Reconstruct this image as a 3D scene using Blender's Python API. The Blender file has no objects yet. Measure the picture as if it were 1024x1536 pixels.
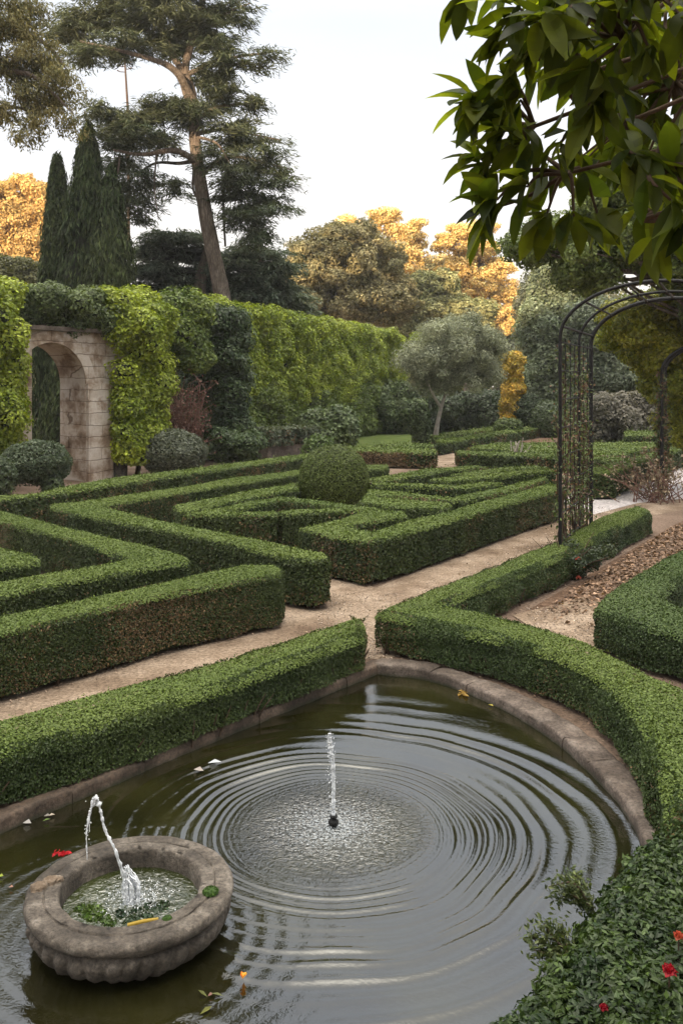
import bpy, bmesh, math, random
import numpy as np
from mathutils import Vector
rng = np.random.default_rng(7)
random.seed(7)
PI = math.pi
S = bpy.context.scene
COL = S.collection
F, HZ, CX, EYE = 1350.0, 575.0, 512.0, 3.0

def G(x, y, h=0.0):                       # ground-plane point seen at a place in the picture, at height h
    Y = F * (EYE - h) / (y - HZ)
    return ((x - CX) / F * Y, Y)
def GP(pts, h): return np.array([G(x, y, h) for x, y in pts])
def P3(x, y, Y): return np.array([(x - CX) / F * Y, Y, EYE - (y - HZ) / F * Y])

# ------------------------------------------------------------------ tags
def tag(o, label, cat, group=None):
    o['label'] = label; o['category'] = cat
    if group: o['group'] = group
    return o
def kind(o, k): o['kind'] = k; return o
def thing(name, label, cat, loc=(0, 0, 0), group=None):
    o = bpy.data.objects.new(name, None); COL.objects.link(o); o.location = [float(v) for v in loc]
    o.empty_display_size = .2
    return tag(o, label, cat, group)

# ------------------------------------------------------------------ materials
def newmat(name):
    m = bpy.data.materials.new(name); m.use_nodes = True
    nt = m.node_tree; nt.nodes.clear()
    return m, nt, nt.nodes, nt.links
def node(nt, t, **kw):
    n = nt.nodes.new(t)
    for k, v in kw.items():
        if k in n.inputs: n.inputs[k].default_value = v
        else: setattr(n, k, v)
    return n
def ramp(nt, stops):
    r = nt.nodes.new('ShaderNodeValToRGB')
    e = r.color_ramp.elements
    while len(e) < len(stops): e.new(.5)
    for i, (p, c) in enumerate(stops):
        e[i].position = p; e[i].color = (*c, 1) if len(c) == 3 else c
    return r
def mat_leaf(name, rough=.5, spec=.35, transl=.3, tgain=(1.15, 1.15, .6)):
    m, nt, N, L = newmat(name)
    a = node(nt, 'ShaderNodeAttribute', attribute_name='tint')
    p = node(nt, 'ShaderNodeBsdfPrincipled', Roughness=rough)
    p.inputs['Specular IOR Level'].default_value = spec
    t = node(nt, 'ShaderNodeBsdfTranslucent')
    g = node(nt, 'ShaderNodeMix', data_type='RGBA', blend_type='MULTIPLY'); g.inputs[0].default_value = 1
    g.inputs[7].default_value = (*tgain, 1)
    mx = node(nt, 'ShaderNodeMixShader'); mx.inputs[0].default_value = transl
    o = node(nt, 'ShaderNodeOutputMaterial')
    L.new(a.outputs['Color'], p.inputs['Base Color']); L.new(a.outputs['Color'], g.inputs[6]); L.new(g.outputs[2], t.inputs['Color'])
    L.new(p.outputs[0], mx.inputs[1]); L.new(t.outputs[0], mx.inputs[2]); L.new(mx.outputs[0], o.inputs[0])
    return m
def mat_noise(name, stops, scale=4, detail=8, rough=.85, bump=.3, bscale=None, stretch=(1, 1, 1), dist=0, spec=.3, stops2=None, scale2=1, bdist=.02, grain=None, wet=False):
    m, nt, N, L = newmat(name)
    tc = node(nt, 'ShaderNodeTexCoord'); mp = node(nt, 'ShaderNodeMapping'); mp.inputs['Scale'].default_value = stretch
    n1 = node(nt, 'ShaderNodeTexNoise', Scale=scale, Detail=detail, Roughness=.62, Distortion=dist)
    r = ramp(nt, stops)
    p = node(nt, 'ShaderNodeBsdfPrincipled', Roughness=rough); p.inputs['Specular IOR Level'].default_value = spec
    o = node(nt, 'ShaderNodeOutputMaterial')
    L.new(tc.outputs['Object'], mp.inputs[0]); L.new(mp.outputs[0], n1.inputs['Vector']); L.new(n1.outputs['Fac'], r.inputs[0])
    c = r.outputs[0]
    if stops2:
        n3 = node(nt, 'ShaderNodeTexNoise', Scale=scale2, Detail=5); r2 = ramp(nt, stops2)
        L.new(mp.outputs[0], n3.inputs['Vector']); L.new(n3.outputs['Fac'], r2.inputs[0])
        mm = node(nt, 'ShaderNodeMix', data_type='RGBA', blend_type='MULTIPLY'); mm.inputs[0].default_value = 1
        L.new(c, mm.inputs[6]); L.new(r2.outputs[0], mm.inputs[7]); c = mm.outputs[2]
    if grain:
        n4 = node(nt, 'ShaderNodeTexNoise', Scale=grain, Detail=4, Roughness=.75); r4 = ramp(nt, [(.33, (.45, .43, .41)), (.5, (.95, .95, .95)), (.68, (1.45, 1.42, 1.38))])
        L.new(mp.outputs[0], n4.inputs['Vector']); L.new(n4.outputs['Fac'], r4.inputs[0])
        m4 = node(nt, 'ShaderNodeMix', data_type='RGBA', blend_type='MULTIPLY'); m4.inputs[0].default_value = 1
        L.new(c, m4.inputs[6]); L.new(r4.outputs[0], m4.inputs[7]); c = m4.outputs[2]
    if wet:
        gp = node(nt, 'ShaderNodeNewGeometry'); sz = node(nt, 'ShaderNodeSeparateXYZ'); L.new(gp.outputs['Position'], sz.inputs[0])
        wn = node(nt, 'ShaderNodeMath', operation='MULTIPLY_ADD'); wn.inputs[1].default_value = .05; L.new(n1.outputs['Fac'], wn.inputs[0]); L.new(sz.outputs[2], wn.inputs[2])
        wm = node(nt, 'ShaderNodeMapRange'); wm.inputs[1].default_value = -.045; wm.inputs[2].default_value = .005; L.new(wn.outputs[0], wm.inputs[0])
        mw = node(nt, 'ShaderNodeMix', data_type='RGBA'); mw.inputs[6].default_value = (.022, .026, .012, 1); L.new(wm.outputs[0], mw.inputs[0]); L.new(c, mw.inputs[7]); c = mw.outputs[2]
    L.new(c, p.inputs['Base Color'])
    if bump:
        n2 = node(nt, 'ShaderNodeTexNoise', Scale=bscale or scale * 3, Detail=8, Roughness=.7)
        b = node(nt, 'ShaderNodeBump', Strength=bump, Distance=bdist)
        L.new(mp.outputs[0], n2.inputs['Vector']); L.new(n2.outputs['Fac'], b.inputs['Height']); L.new(b.outputs[0], p.inputs['Normal'])
    L.new(p.outputs[0], o.inputs[0])
    return m

M = {}
M['leaf'] = mat_leaf('clipped_box_leaf', .5, .3, .14)
M['ivy'] = mat_leaf('climber_leaf', .42, .4, .3)
M['needle'] = mat_leaf('needle_spray', .7, .12, .28, (1.1, 1.05, .7))
M['magnolia'] = mat_leaf('broad_glossy_leaf', .5, .22, .55, (2.1, 1.95, .4))
M['petal'] = mat_leaf('petal', .5, .3, .3, (1, 1, 1))
M['core'] = mat_noise('inner_twigs', [(.3, (.012, .016, .006)), (.7, (.028, .034, .012))], 9, 4, .95, .6, 40)
M['core_dark'] = mat_noise('inner_boughs', [(.3, (.014, .018, .009)), (.7, (.028, .032, .016))], 2, 4, .95, .6, 10)
M['bark'] = mat_noise('grey_bark', [(.3, (.15, .12, .095)), (.55, (.27, .22, .18)), (.75, (.4, .34, .29))], 2.2, 8, .95, 1, 5, (3, 3, .6), .5, .1, bdist=.2, grain=7)
M['twig'] = mat_noise('brown_twig', [(.3, (.06, .04, .028)), (.7, (.13, .09, .065))], 12, 4, .9, .4, 30, spec=.1)
M['deadtwig'] = mat_noise('dead_twig', [(.3, (.10, .05, .04)), (.7, (.22, .13, .10))], 6, 4, .9, .2, 30, spec=.1)
M['paletwig'] = mat_noise('pale_bark', [(.3, (.22, .19, .16)), (.7, (.4, .36, .31))], 6, 4, .9, .4, 30, spec=.1)
M['iron'] = mat_noise('dark_painted_iron', [(.3, (.007, .007, .008)), (.7, (.018, .016, .015))], 14, 6, .6, .25, 60, spec=.25)
M['earth'] = mat_noise('dry_earth', [(.25, (.10, .07, .05)), (.5, (.17, .12, .09)), (.75, (.25, .185, .14))], .9, 10, .95, .6, 25, spec=.1, grain=22)
M['gravel'] = mat_noise('compacted_sandy_gravel', [(.25, (.175, .126, .09)), (.5, (.275, .208, .152)), (.72, (.38, .3, .23))], 1.6, 12, .95, .5, 45, spec=.1,
                        stops2=[(.3, (.62, .58, .55)), (.6, (1, 1, 1))], scale2=.8, grain=26)
M['mulch'] = mat_noise('leaf_mulch_soil', [(.25, (.06, .036, .024)), (.5, (.12, .075, .05)), (.75, (.21, .14, .1))], 7, 10, .95, .8, 40, spec=.1, grain=30)
M['concrete'] = mat_noise('pale_worn_paving', [(.3, (.38, .34, .33)), (.6, (.5, .46, .45)), (.8, (.56, .52, .5))], .8, 10, .8, .25, 30, spec=.2, grain=12)
M['lawn'] = mat_noise('short_lawn', [(.3, (.05, .075, .018)), (.55, (.085, .115, .03)), (.8, (.12, .13, .05))], 1.4, 10, .95, .7, 40, spec=.1)
M['kerbstone'] = mat_noise('weathered_kerb_stone', [(.25, (.065, .05, .04)), (.5, (.14, .11, .09)), (.75, (.24, .2, .17))], 5, 12, .8, .55, 45, spec=.3,
                           stops2=[(.32, (.42, .4, .38)), (.6, (1, 1, 1))], scale2=1.7, grain=38, wet=True)
M['kerbbrick'] = mat_noise('brown_damp_kerb', [(.25, (.05, .034, .024)), (.5, (.115, .08, .058)), (.75, (.19, .14, .105))], 6, 12, .75, .5, 45, spec=.35,
                           stops2=[(.35, (.45, .45, .42)), (.6, (1, 1, 1))], scale2=2.3, grain=38, wet=True)
M['bowl'] = mat_noise('lichened_limestone', [(.25, (.04, .032, .025)), (.48, (.095, .078, .062)), (.62, (.165, .14, .115)), (.8, (.27, .245, .215))], 7, 14, .72, .6, 55, spec=.35,
                      stops2=[(.32, (.38, .36, .33)), (.58, (1, 1, 1))], scale2=2.6, grain=48, wet=True)
M['moss'] = mat_noise('wet_moss', [(.3, (.02, .045, .008)), (.7, (.07, .12, .02))], 30, 6, .8, 1, 80)
M['lichen'] = mat_noise('lichen_crust', [(.25, (.07, .05, .035)), (.5, (.2, .145, .1)), (.75, (.36, .31, .25))], 18, 8, .9, 1, 60)
M['sun_block'] = mat_noise('sun_block_slope', [(.3, (.05, .05, .03)), (.7, (.12, .11, .07))], .2, 6, .95, 0)

def mat_blocks():
    m, nt, N, L = newmat('old_ashlar_blocks')
    tc = node(nt, 'ShaderNodeTexCoord')
    sx = node(nt, 'ShaderNodeSeparateXYZ'); cb = node(nt, 'ShaderNodeCombineXYZ')
    dn = node(nt, 'ShaderNodeTexNoise', Scale=1.4, Detail=4)
    vm = node(nt, 'ShaderNodeVectorMath', operation='MULTIPLY_ADD'); vm.inputs[1].default_value = (.16, .16, .16)
    L.new(tc.outputs['Object'], dn.inputs['Vector']); L.new(dn.outputs['Color'], vm.inputs[0]); L.new(tc.outputs['Object'], vm.inputs[2])
    ad = node(nt, 'ShaderNodeMath', operation='ADD')
    L.new(vm.outputs[0], sx.inputs[0]); L.new(sx.outputs[0], ad.inputs[0]); L.new(sx.outputs[1], ad.inputs[1])
    L.new(ad.outputs[0], cb.inputs[0]); L.new(sx.outputs[2], cb.inputs[1])
    b = node(nt, 'ShaderNodeTexBrick', Scale=1.0); b.inputs['Mortar Size'].default_value = .012; b.inputs['Brick Width'].default_value = 1.25
    b.inputs['Row Height'].default_value = .36; b.inputs['Mortar Smooth'].default_value = .5
    b.inputs['Color1'].default_value = (.56, .51, .46, 1); b.inputs['Color2'].default_value = (.66, .6, .54, 1); b.inputs['Mortar'].default_value = (.3, .25, .21, 1)
    L.new(cb.outputs[0], b.inputs['Vector'])
    n1 = node(nt, 'ShaderNodeTexNoise', Scale=1.1, Detail=10, Roughness=.65)
    L.new(tc.outputs['Object'], n1.inputs['Vector'])
    r = ramp(nt, [(.32, (.2, .155, .12)), (.43, (.48, .38, .3)), (.53, (.85, .79, .73)), (.64, (1, .98, .96)), (.74, (.55, .43, .34))])
    L.new(n1.outputs['Fac'], r.inputs[0])
    mm = node(nt, 'ShaderNodeMix', data_type='RGBA', blend_type='MULTIPLY'); mm.inputs[0].default_value = 1
    L.new(b.outputs['Color'], mm.inputs[6]); L.new(r.outputs[0], mm.inputs[7])
    n2 = node(nt, 'ShaderNodeTexNoise', Scale=9, Detail=8, Roughness=.7); L.new(tc.outputs['Object'], n2.inputs['Vector'])
    hm = node(nt, 'ShaderNodeMath', operation='MULTIPLY_ADD'); hm.inputs[1].default_value = -.8
    L.new(b.outputs['Fac'], hm.inputs[0]); L.new(n2.outputs['Fac'], hm.inputs[2])
    bp = node(nt, 'ShaderNodeBump', Strength=.8, Distance=.05); L.new(hm.outputs[0], bp.inputs['Height'])
    p = node(nt, 'ShaderNodeBsdfPrincipled', Roughness=.9); p.inputs['Specular IOR Level'].default_value = .15
    L.new(mm.outputs[2], p.inputs['Base Color']); L.new(bp.outputs[0], p.inputs['Normal'])
    o = node(nt, 'ShaderNodeOutputMaterial'); L.new(p.outputs[0], o.inputs[0])
    return m
M['blocks'] = mat_blocks()

JET = (-.055, 6.21)
def mat_water(name, jet, inner=.75, base=(.0115, .0108, .0028), still=.05, foam_r=.3):
    m, nt, N, L = newmat(name)
    g = node(nt, 'ShaderNodeNewGeometry')
    d = node(nt, 'ShaderNodeVectorMath', operation='DISTANCE'); d.inputs[1].default_value = jet
    L.new(g.outputs['Position'], d.inputs[0])
    ms = node(nt, 'ShaderNodeMapRange'); ms.inputs[1].default_value = inner * 1.15; ms.inputs[2].default_value = inner * .35
    ms.inputs[3].default_value = still; ms.inputs[4].default_value = .55; ms.interpolation_type = 'SMOOTHSTEP'
    L.new(d.outputs['Value'], ms.inputs[0])
    n1 = node(nt, 'ShaderNodeTexNoise', Scale=27, Detail=3, Roughness=.55, Distortion=1.2); L.new(g.outputs['Position'], n1.inputs['Vector'])
    n2 = node(nt, 'ShaderNodeTexNoise', Scale=7, Detail=3, Roughness=.5); L.new(g.outputs['Position'], n2.inputs['Vector'])
    b1 = node(nt, 'ShaderNodeBump', Distance=.05); L.new(ms.outputs[0], b1.inputs['Strength']); L.new(n1.outputs['Fac'], b1.inputs['Height'])
    b2 = node(nt, 'ShaderNodeBump', Distance=.02, Strength=.045); L.new(n2.outputs['Fac'], b2.inputs['Height']); L.new(b1.outputs[0], b2.inputs['Normal'])
    # aerated foam round the falling water
    mf = node(nt, 'ShaderNodeMapRange'); mf.inputs[1].default_value = foam_r * 2.7; mf.inputs[2].default_value = 0; mf.inputs[3].default_value = .10; mf.inputs[4].default_value = .36
    L.new(d.outputs['Value'], mf.inputs[0])
    n3 = node(nt, 'ShaderNodeTexNoise', Scale=55, Detail=6, Roughness=.75, Distortion=.4); L.new(g.outputs['Position'], n3.inputs['Vector'])
    s = node(nt, 'ShaderNodeMath', operation='ADD'); L.new(n3.outputs['Fac'], s.inputs[0]); L.new(mf.outputs[0], s.inputs[1])
    r = ramp(nt, [(.78, (0, 0, 0)), (.95, (1, 1, 1))]); L.new(s.outputs[0], r.inputs[0])
    n4 = node(nt, 'ShaderNodeTexNoise', Scale=1.3, Detail=4); L.new(g.outputs['Position'], n4.inputs['Vector'])
    bc = ramp(nt, [(.35, tuple(v * .6 for v in base)), (.65, tuple(v * 1.5 for v in base))]); L.new(n4.outputs['Fac'], bc.inputs[0])
    mc = node(nt, 'ShaderNodeMix', data_type='RGBA'); mc.inputs[7].default_value = (.34, .37, .39, 1)
    L.new(r.outputs[0], mc.inputs[0]); L.new(bc.outputs[0], mc.inputs[6])
    mr = node(nt, 'ShaderNodeMapRange'); mr.inputs[3].default_value = .03; mr.inputs[4].default_value = .5; L.new(r.outputs[0], mr.inputs[0])
    p = node(nt, 'ShaderNodeBsdfPrincipled', IOR=1.95); p.inputs['Specular IOR Level'].default_value = .6
    L.new(mc.outputs[2], p.inputs['Base Color']); L.new(mr.outputs[0], p.inputs['Roughness']); L.new(b2.outputs[0], p.inputs['Normal'])
    o = node(nt, 'ShaderNodeOutputMaterial'); L.new(p.outputs[0], o.inputs[0])
    return m
M['water'] = mat_water('rippled_pool_water', (JET[0], JET[1], -.06))
m, nt, N, L = newmat('aerated_falling_water')
p = node(nt, 'ShaderNodeBsdfPrincipled', Roughness=.25, IOR=1.33); p.inputs['Base Color'].default_value = (.92, .94, .97, 1); p.inputs['Transmission Weight'].default_value = .25
o = node(nt, 'ShaderNodeOutputMaterial'); L.new(p.outputs[0], o.inputs[0]); M['jet'] = m

# ------------------------------------------------------------------ mesh helpers
class MB:
    def __init__(s): s.v = []; s.ft = []; s.fl = []; s.n = 0; s.mi = []; s.t = []; s.sm = []
    def add(s, v, f, mi=0, tint=(1, 1, 1), smooth=False):       # f: (n,k) array or list of index lists
        v = np.asarray(v, float).reshape(-1, 3)
        if isinstance(f, np.ndarray):
            n, k = f.shape; idx = f.reshape(-1) + s.n; tot = np.full(n, k)
        else:
            n = len(f); idx = np.array([i for q in f for i in q]) + s.n; tot = np.array([len(q) for q in f])
        s.v.append(v); s.fl.append(idx); s.ft.append(tot); s.n += len(v)
        s.mi.append(np.full(n, mi)); s.sm.append(np.full(n, smooth))
        t = np.asarray(tint, float)
        s.t.append(np.broadcast_to(t, (n, 3)) if t.ndim == 1 else t)
    def build(s, name, mats, parent=None, loc=None):
        me = bpy.data.meshes.new(name)
        v = np.concatenate(s.v); fl = np.concatenate(s.fl).astype(np.int32); ft = np.concatenate(s.ft).astype(np.int32)
        if loc is not None: v = v - np.asarray(loc, float)
        me.vertices.add(len(v)); me.vertices.foreach_set('co', v.astype(np.float32).ravel())
        me.loops.add(len(fl)); me.loops.foreach_set('vertex_index', fl)
        me.polygons.add(len(ft)); me.polygons.foreach_set('loop_start', np.concatenate([[0], np.cumsum(ft)[:-1]]).astype(np.int32))
        me.polygons.foreach_set('material_index', np.concatenate(s.mi).astype(np.int32))
        me.polygons.foreach_set('use_smooth', np.concatenate(s.sm).astype(bool))
        me.update(calc_edges=True)
        a = me.attributes.new('tint', 'FLOAT_COLOR', 'FACE')
        t = np.concatenate(s.t); a.data.foreach_set('color', np.c_[t, np.ones(len(t))].astype(np.float32).ravel())
        for m in (mats if isinstance(mats, (list, tuple)) else [mats]): me.materials.append(m)
        o = bpy.data.objects.new(name, me); COL.objects.link(o)
        if loc is not None: o.location = [float(c) for c in loc]
        if parent:
            o.parent = parent; pw = Vector((0, 0, 0)); q = parent
            while q: pw += q.location; q = q.parent
            o.location = (Vector([float(c) for c in loc]) if loc is not None else Vector((0, 0, 0))) - pw      # verts are world coordinates
        return o

def unit(v): return v / np.maximum(np.linalg.norm(v, axis=-1, keepdims=True), 1e-9)
_K = [(rng.normal(size=(6, 3)), rng.uniform(0, 6.28, 6)) for _ in range(6)]
def wob(p, freq, k=0):                     # smooth pseudo-noise, about -1..1
    d, ph = _K[k]; q = p @ (d.T * freq) + ph
    q = q + .8 * np.sin(q[:, ::-1] * .73 + 1.3)
    return np.sin(q).mean(1) * 1.6
def tints(n, c1, c2, var=.22, bias=None):
    u = rng.random((n, 1)) if bias is None else np.clip(bias.reshape(-1, 1) + rng.normal(0, .2, (n, 1)), 0, 1)
    c = np.asarray(c1) * (1 - u) + np.asarray(c2) * u
    return np.clip(c * np.exp(rng.normal(0, var, (n, 1))), 0, .9)
def leaves(mb, P, N, L, W, tint, mi=0, D=None, fold=.12):
    n = len(P)
    if D is None: D = rng.normal(size=(n, 3))
    N = unit(N); a = D - N * (D * N).sum(1, keepdims=True); a = unit(a); b = np.cross(N, a)
    L = np.broadcast_to(np.asarray(L, float), (n,)).reshape(-1, 1); W = np.broadcast_to(np.asarray(W, float), (n,)).reshape(-1, 1)
    f = N * W * fold
    v = np.stack([P + a * L * .5, P + b * W * .5 + a * L * .06 + f, P - a * L * .5, P - b * W * .5 + a * L * .06 + f], 1).reshape(-1, 3)
    mb.add(v, np.arange(4 * n).reshape(n, 4), mi, tint)
def tube(mb, path, rad, seg=8, mi=0, cap=True, tint=(1, 1, 1), wobble=0):
    path = np.asarray(path, float); n = len(path); rad = np.broadcast_to(np.asarray(rad, float), (n,))
    t = unit(np.gradient(path, axis=0)); up = np.array([0, 0, 1.]) if abs(t[0, 2]) < .9 else np.array([1., 0, 0])
    vs = []
    a = unit(np.cross(t[0], up)[None])[0]
    for i in range(n):
        a = a - t[i] * a.dot(t[i]); a /= np.linalg.norm(a) + 1e-9; b = np.cross(t[i], a)
        th = np.arange(seg) / seg * 2 * PI
        r = rad[i] * (1 + wobble * rng.normal(size=seg))
        vs.append(path[i] + np.outer(np.cos(th) * r, a) + np.outer(np.sin(th) * r, b))
    q = []
    for i in range(n - 1):
        for j in range(seg):
            k = (j + 1) % seg; q.append([i * seg + j, i * seg + k, (i + 1) * seg + k, (i + 1) * seg + j])
    mb.add(np.concatenate(vs), np.array(q), mi, tint, True)
    if cap: mb.add(np.concatenate([vs[0][::-1], vs[-1]]), [list(range(seg)), list(range(seg, 2 * seg))], mi, tint)
def smooth_path(pts, n=12):
    pts = np.asarray(pts, float); m = len(pts); out = []
    ext = np.vstack([2 * pts[0] - pts[1], pts, 2 * pts[-1] - pts[-2]])
    for i in range(m - 1):
        p0, p1, p2, p3 = ext[i:i + 4]
        for t in np.linspace(0, 1, n, endpoint=False):
            out.append(.5 * (2 * p1 + (p2 - p0) * t + (2 * p0 - 5 * p1 + 4 * p2 - p3) * t * t + (3 * p1 - p0 - 3 * p2 + p3) * t ** 3))
    out.append(pts[-1]); return np.array(out)
def inpoly(p, poly):
    x, y = p[:, 0], p[:, 1]; r = np.zeros(len(p), bool); n = len(poly)
    for i in range(n):
        x1, y1 = poly[i]; x2, y2 = poly[(i + 1) % n]
        c = ((y1 > y) != (y2 > y)); xi = (x2 - x1) * (y - y1) / ((y2 - y1) if y2 != y1 else 1e-12) + x1
        r ^= c & (x < xi)
    return r
def edgedist(p, poly):
    best = np.full(len(p), 1e9); nrm = np.zeros((len(p), 2)); n = len(poly)
    for i in range(n):
        a = poly[i]; b = poly[(i + 1) % n]; d = b - a; l = np.linalg.norm(d)
        if l < 1e-6: continue
        t = np.clip(((p - a) @ d) / l ** 2, 0, 1); q = a + t[:, None] * d; dist = np.linalg.norm(p - q, axis=1)
        m = dist < best; best[m] = dist[m]; nrm[m] = np.array([d[1], -d[0]]) / l
    return best, nrm
def ccw(poly):
    poly = np.asarray(poly, float); x, y = poly.T
    return poly if (x * np.roll(y, -1) - np.roll(x, -1) * y).sum() > 0 else poly[::-1]
def area(poly): x, y = poly.T; return abs((x * np.roll(y, -1) - np.roll(x, -1) * y).sum()) / 2
def inset(poly, c):
    n = len(poly); out = []
    for i in range(n):
        a, b, d = poly[i - 1], poly[i], poly[(i + 1) % n]
        e1 = (b - a) / (np.linalg.norm(b - a) + 1e-9); e2 = (d - b) / (np.linalg.norm(d - b) + 1e-9)
        n1 = np.array([-e1[1], e1[0]]); n2 = np.array([-e2[1], e2[0]]); s = n1 + n2; k = s.dot(n1)
        out.append(b + s / max(k, .45) * c)
    return np.array(out)
def ribbon(pts, w):
    pts = np.asarray(pts, float); l = []; r = []; n = len(pts)
    for i in range(n):
        e1 = pts[i] - pts[i - 1] if i else pts[1] - pts[0]; e2 = pts[i + 1] - pts[i] if i < n - 1 else e1
        e1 = e1 / np.linalg.norm(e1); e2 = e2 / np.linalg.norm(e2)
        n1 = np.array([-e1[1], e1[0]]); n2 = np.array([-e2[1], e2[0]]); s = n1 + n2; s = s / max(s.dot(n1), .5)
        l.append(pts[i] + s * w / 2); r.append(pts[i] - s * w / 2)
    return np.array(l + r[::-1])

GREEN_TOP = ((.074, .114, .018), (.135, .176, .033)); GREEN_SIDE = ((.029, .047, .011), (.06, .08, .02)); BROWN = np.array((.13, .085, .04))  # tops paler as fresh growth; sides also darkened to paint in shade contrast
LITTER = []
def hedge(label, poly, h, leaf=None, top=GREEN_TOP, side=GREEN_SIDE, brown=.3, bump=.018, rnd=.06, cover=2.6, group='clipped hedges of the parterre',
          name='box_hedge', cat='hedge', base=.03, stems=False, mat='leaf', zb=0., lump=0., core=True, droop=.0):
    poly = ccw(poly)
    ds = math.hypot(*poly.mean(0)); near = np.linalg.norm(poly, axis=1).min()
    L = leaf or max(.025, .0029 * (near * .6 + ds * .4)); W = L * .62; la = .5 * L * W
    mb = MB()
    # top
    n = int(cover * area(poly) / la); lo, hi = poly.min(0), poly.max(0)
    k = int(n * np.prod(hi - lo) / area(poly)) + 10
    p = lo + rng.random((k, 2)) * (hi - lo); p = p[inpoly(p, poly)]
    d, en = edgedist(p, poly); r = np.clip(1 - d / rnd, 0, 1)
    z = h - rnd * (1 - np.sqrt(1 - np.clip(r, 0, .98) ** 2)) * .8
    q3 = np.c_[p, z]; nz = wob(q3, 2.2, 0) * .55 + wob(q3, 6.5, 1) * .45
    q3[:, 2] += bump * nz + rng.uniform(-.6, .35, len(p)) * L + lump * wob(q3, 1.1, 3)
    N = np.c_[en * r[:, None] * .9, np.ones(len(p))] + rng.normal(0, .42, (len(p), 3))
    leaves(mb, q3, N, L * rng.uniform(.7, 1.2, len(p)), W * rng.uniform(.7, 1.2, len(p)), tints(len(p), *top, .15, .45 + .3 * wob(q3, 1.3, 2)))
    # shoots standing proud
    m = max(3, int(len(p) * .03)); i = rng.integers(0, len(p), m); s3 = q3[i] + np.c_[np.zeros((m, 2)), rng.uniform(.2, 1.0, m) ** 2 * 1.8 * L]
    leaves(mb, s3, rng.normal(size=(m, 3)), L * .9, W * .7, tints(m, *top, .2), D=np.tile((0, 0, 1.), (m, 1)) + rng.normal(0, .4, (m, 3)))
    # sides
    e = np.roll(poly, -1, 0) - poly; el = np.linalg.norm(e, axis=1); per = el.sum()
    n = int(cover * 1.05 * per * h / la); ei = rng.choice(len(poly), n, p=el / per); t = rng.random(n)
    pt = poly[ei] + e[ei] * t[:, None]; on = np.c_[e[ei][:, 1], -e[ei][:, 0]] / el[ei][:, None]
    # only faces that can be seen from this side of the garden keep full density
    vis = (on * (-pt)).sum(1) > -.35 * np.linalg.norm(pt, axis=1)
    keep = vis | (rng.random(n) < .35); pt, on = pt[keep], on[keep]; n = len(pt)
    zz = zb + base + (h - zb - base) * rng.random(n) ** .92
    q = np.c_[pt, zz]; qs = q * np.array((1, 1, .22))
    off = bump * (1.2 * wob(qs, 4.5, 4) + .8 * wob(q, 9, 1)) + rng.uniform(-1.0, .35, n) * L + lump * wob(q, 1.1, 3)
    off -= rnd * .6 * np.clip(1 - (h - zz) / rnd, 0, 1) ** 2
    off += droop * (zz - zb)
    q[:, :2] += on * off[:, None]
    ragged = zz > zb + base + .05 * h * (1 + wob(np.c_[pt, pt[:, :1]], 5, 5))
    q, on, zz = q[ragged], on[ragged], zz[ragged]; n = len(q)
    N = np.c_[on, np.full(n, .25)] + rng.normal(0, .5, (n, 3))
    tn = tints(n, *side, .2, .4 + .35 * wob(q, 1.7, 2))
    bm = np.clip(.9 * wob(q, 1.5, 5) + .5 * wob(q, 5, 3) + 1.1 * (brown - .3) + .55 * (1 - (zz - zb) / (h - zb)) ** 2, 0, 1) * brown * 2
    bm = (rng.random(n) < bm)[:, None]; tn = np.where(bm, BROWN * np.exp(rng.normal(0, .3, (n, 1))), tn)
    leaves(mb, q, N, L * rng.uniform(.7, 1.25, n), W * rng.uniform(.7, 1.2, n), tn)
    if core:
        ci_ = min(.9 * L, .05) + 1.3 * bump + 1.5 * lump; c = inset(poly, min(ci_, .12)); hh = h - .8 * L - bump - 1.5 * lump
        nn = len(c); V = np.concatenate([np.c_[c, np.full(nn, zb + base + .02)], np.c_[c, np.full(nn, hh)]])
        fs = [[i, (i + 1) % nn, nn + (i + 1) % nn, nn + i] for i in range(nn)] + [[nn + i for i in range(nn)]]
        mb.add(V, fs, 1)
    loc = np.r_[poly.mean(0), zb]
    o = mb.build(name, [M[mat], M['core']], loc=loc)
    tag(o, label, cat, group)
    if stems:
        j_ = rng.choice(len(poly), 260, p=el / per); LITTER.append(poly[j_] + e[j_] * rng.random((260, 1)) + np.c_[e[j_][:, 1], -e[j_][:, 0]] / el[j_][:, None] * (np.abs(rng.normal(0, .1, (260, 1))) - .05))
        sb = MB(); m = int(per * 7)
        ci = inset(poly, .09); ee = np.roll(ci, -1, 0) - ci; l2 = np.linalg.norm(ee, axis=1)
        for _ in range(m):
            j = rng.choice(len(ci), p=l2 / l2.sum()); b = ci[j] + ee[j] * rng.random()
            for _k in range(rng.integers(2, 4)):
                o2 = rng.normal(0, .05, 2); b2 = b + rng.normal(0, .02, 2)
                tube(sb, [(b2[0], b2[1], zb - .02), (b2[0] + o2[0] * .4, b2[1] + o2[1] * .4, zb + .09), (b2[0] + o2[0], b2[1] + o2[1], zb + .22)], [.009, .007, .004], 5, cap=False)
        sb.build('woody_stem', M['twig'], o, loc=loc)
        o.children[0].location = (0, 0, 0); kind(o.children[0], 'stuff')
    return o

def ico(sub=2):
    bm = bmesh.new(); bmesh.ops.create_icosphere(bm, subdivisions=sub, radius=1)
    v = np.array([x.co[:] for x in bm.verts]); f = np.array([[x.index for x in q.verts] for q in bm.faces]); bm.free(); return v, f
ICO2, ICO3 = ico(2), ico(3)
def sphere_dirs(n): return unit(rng.normal(size=(n, 3)))

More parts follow.
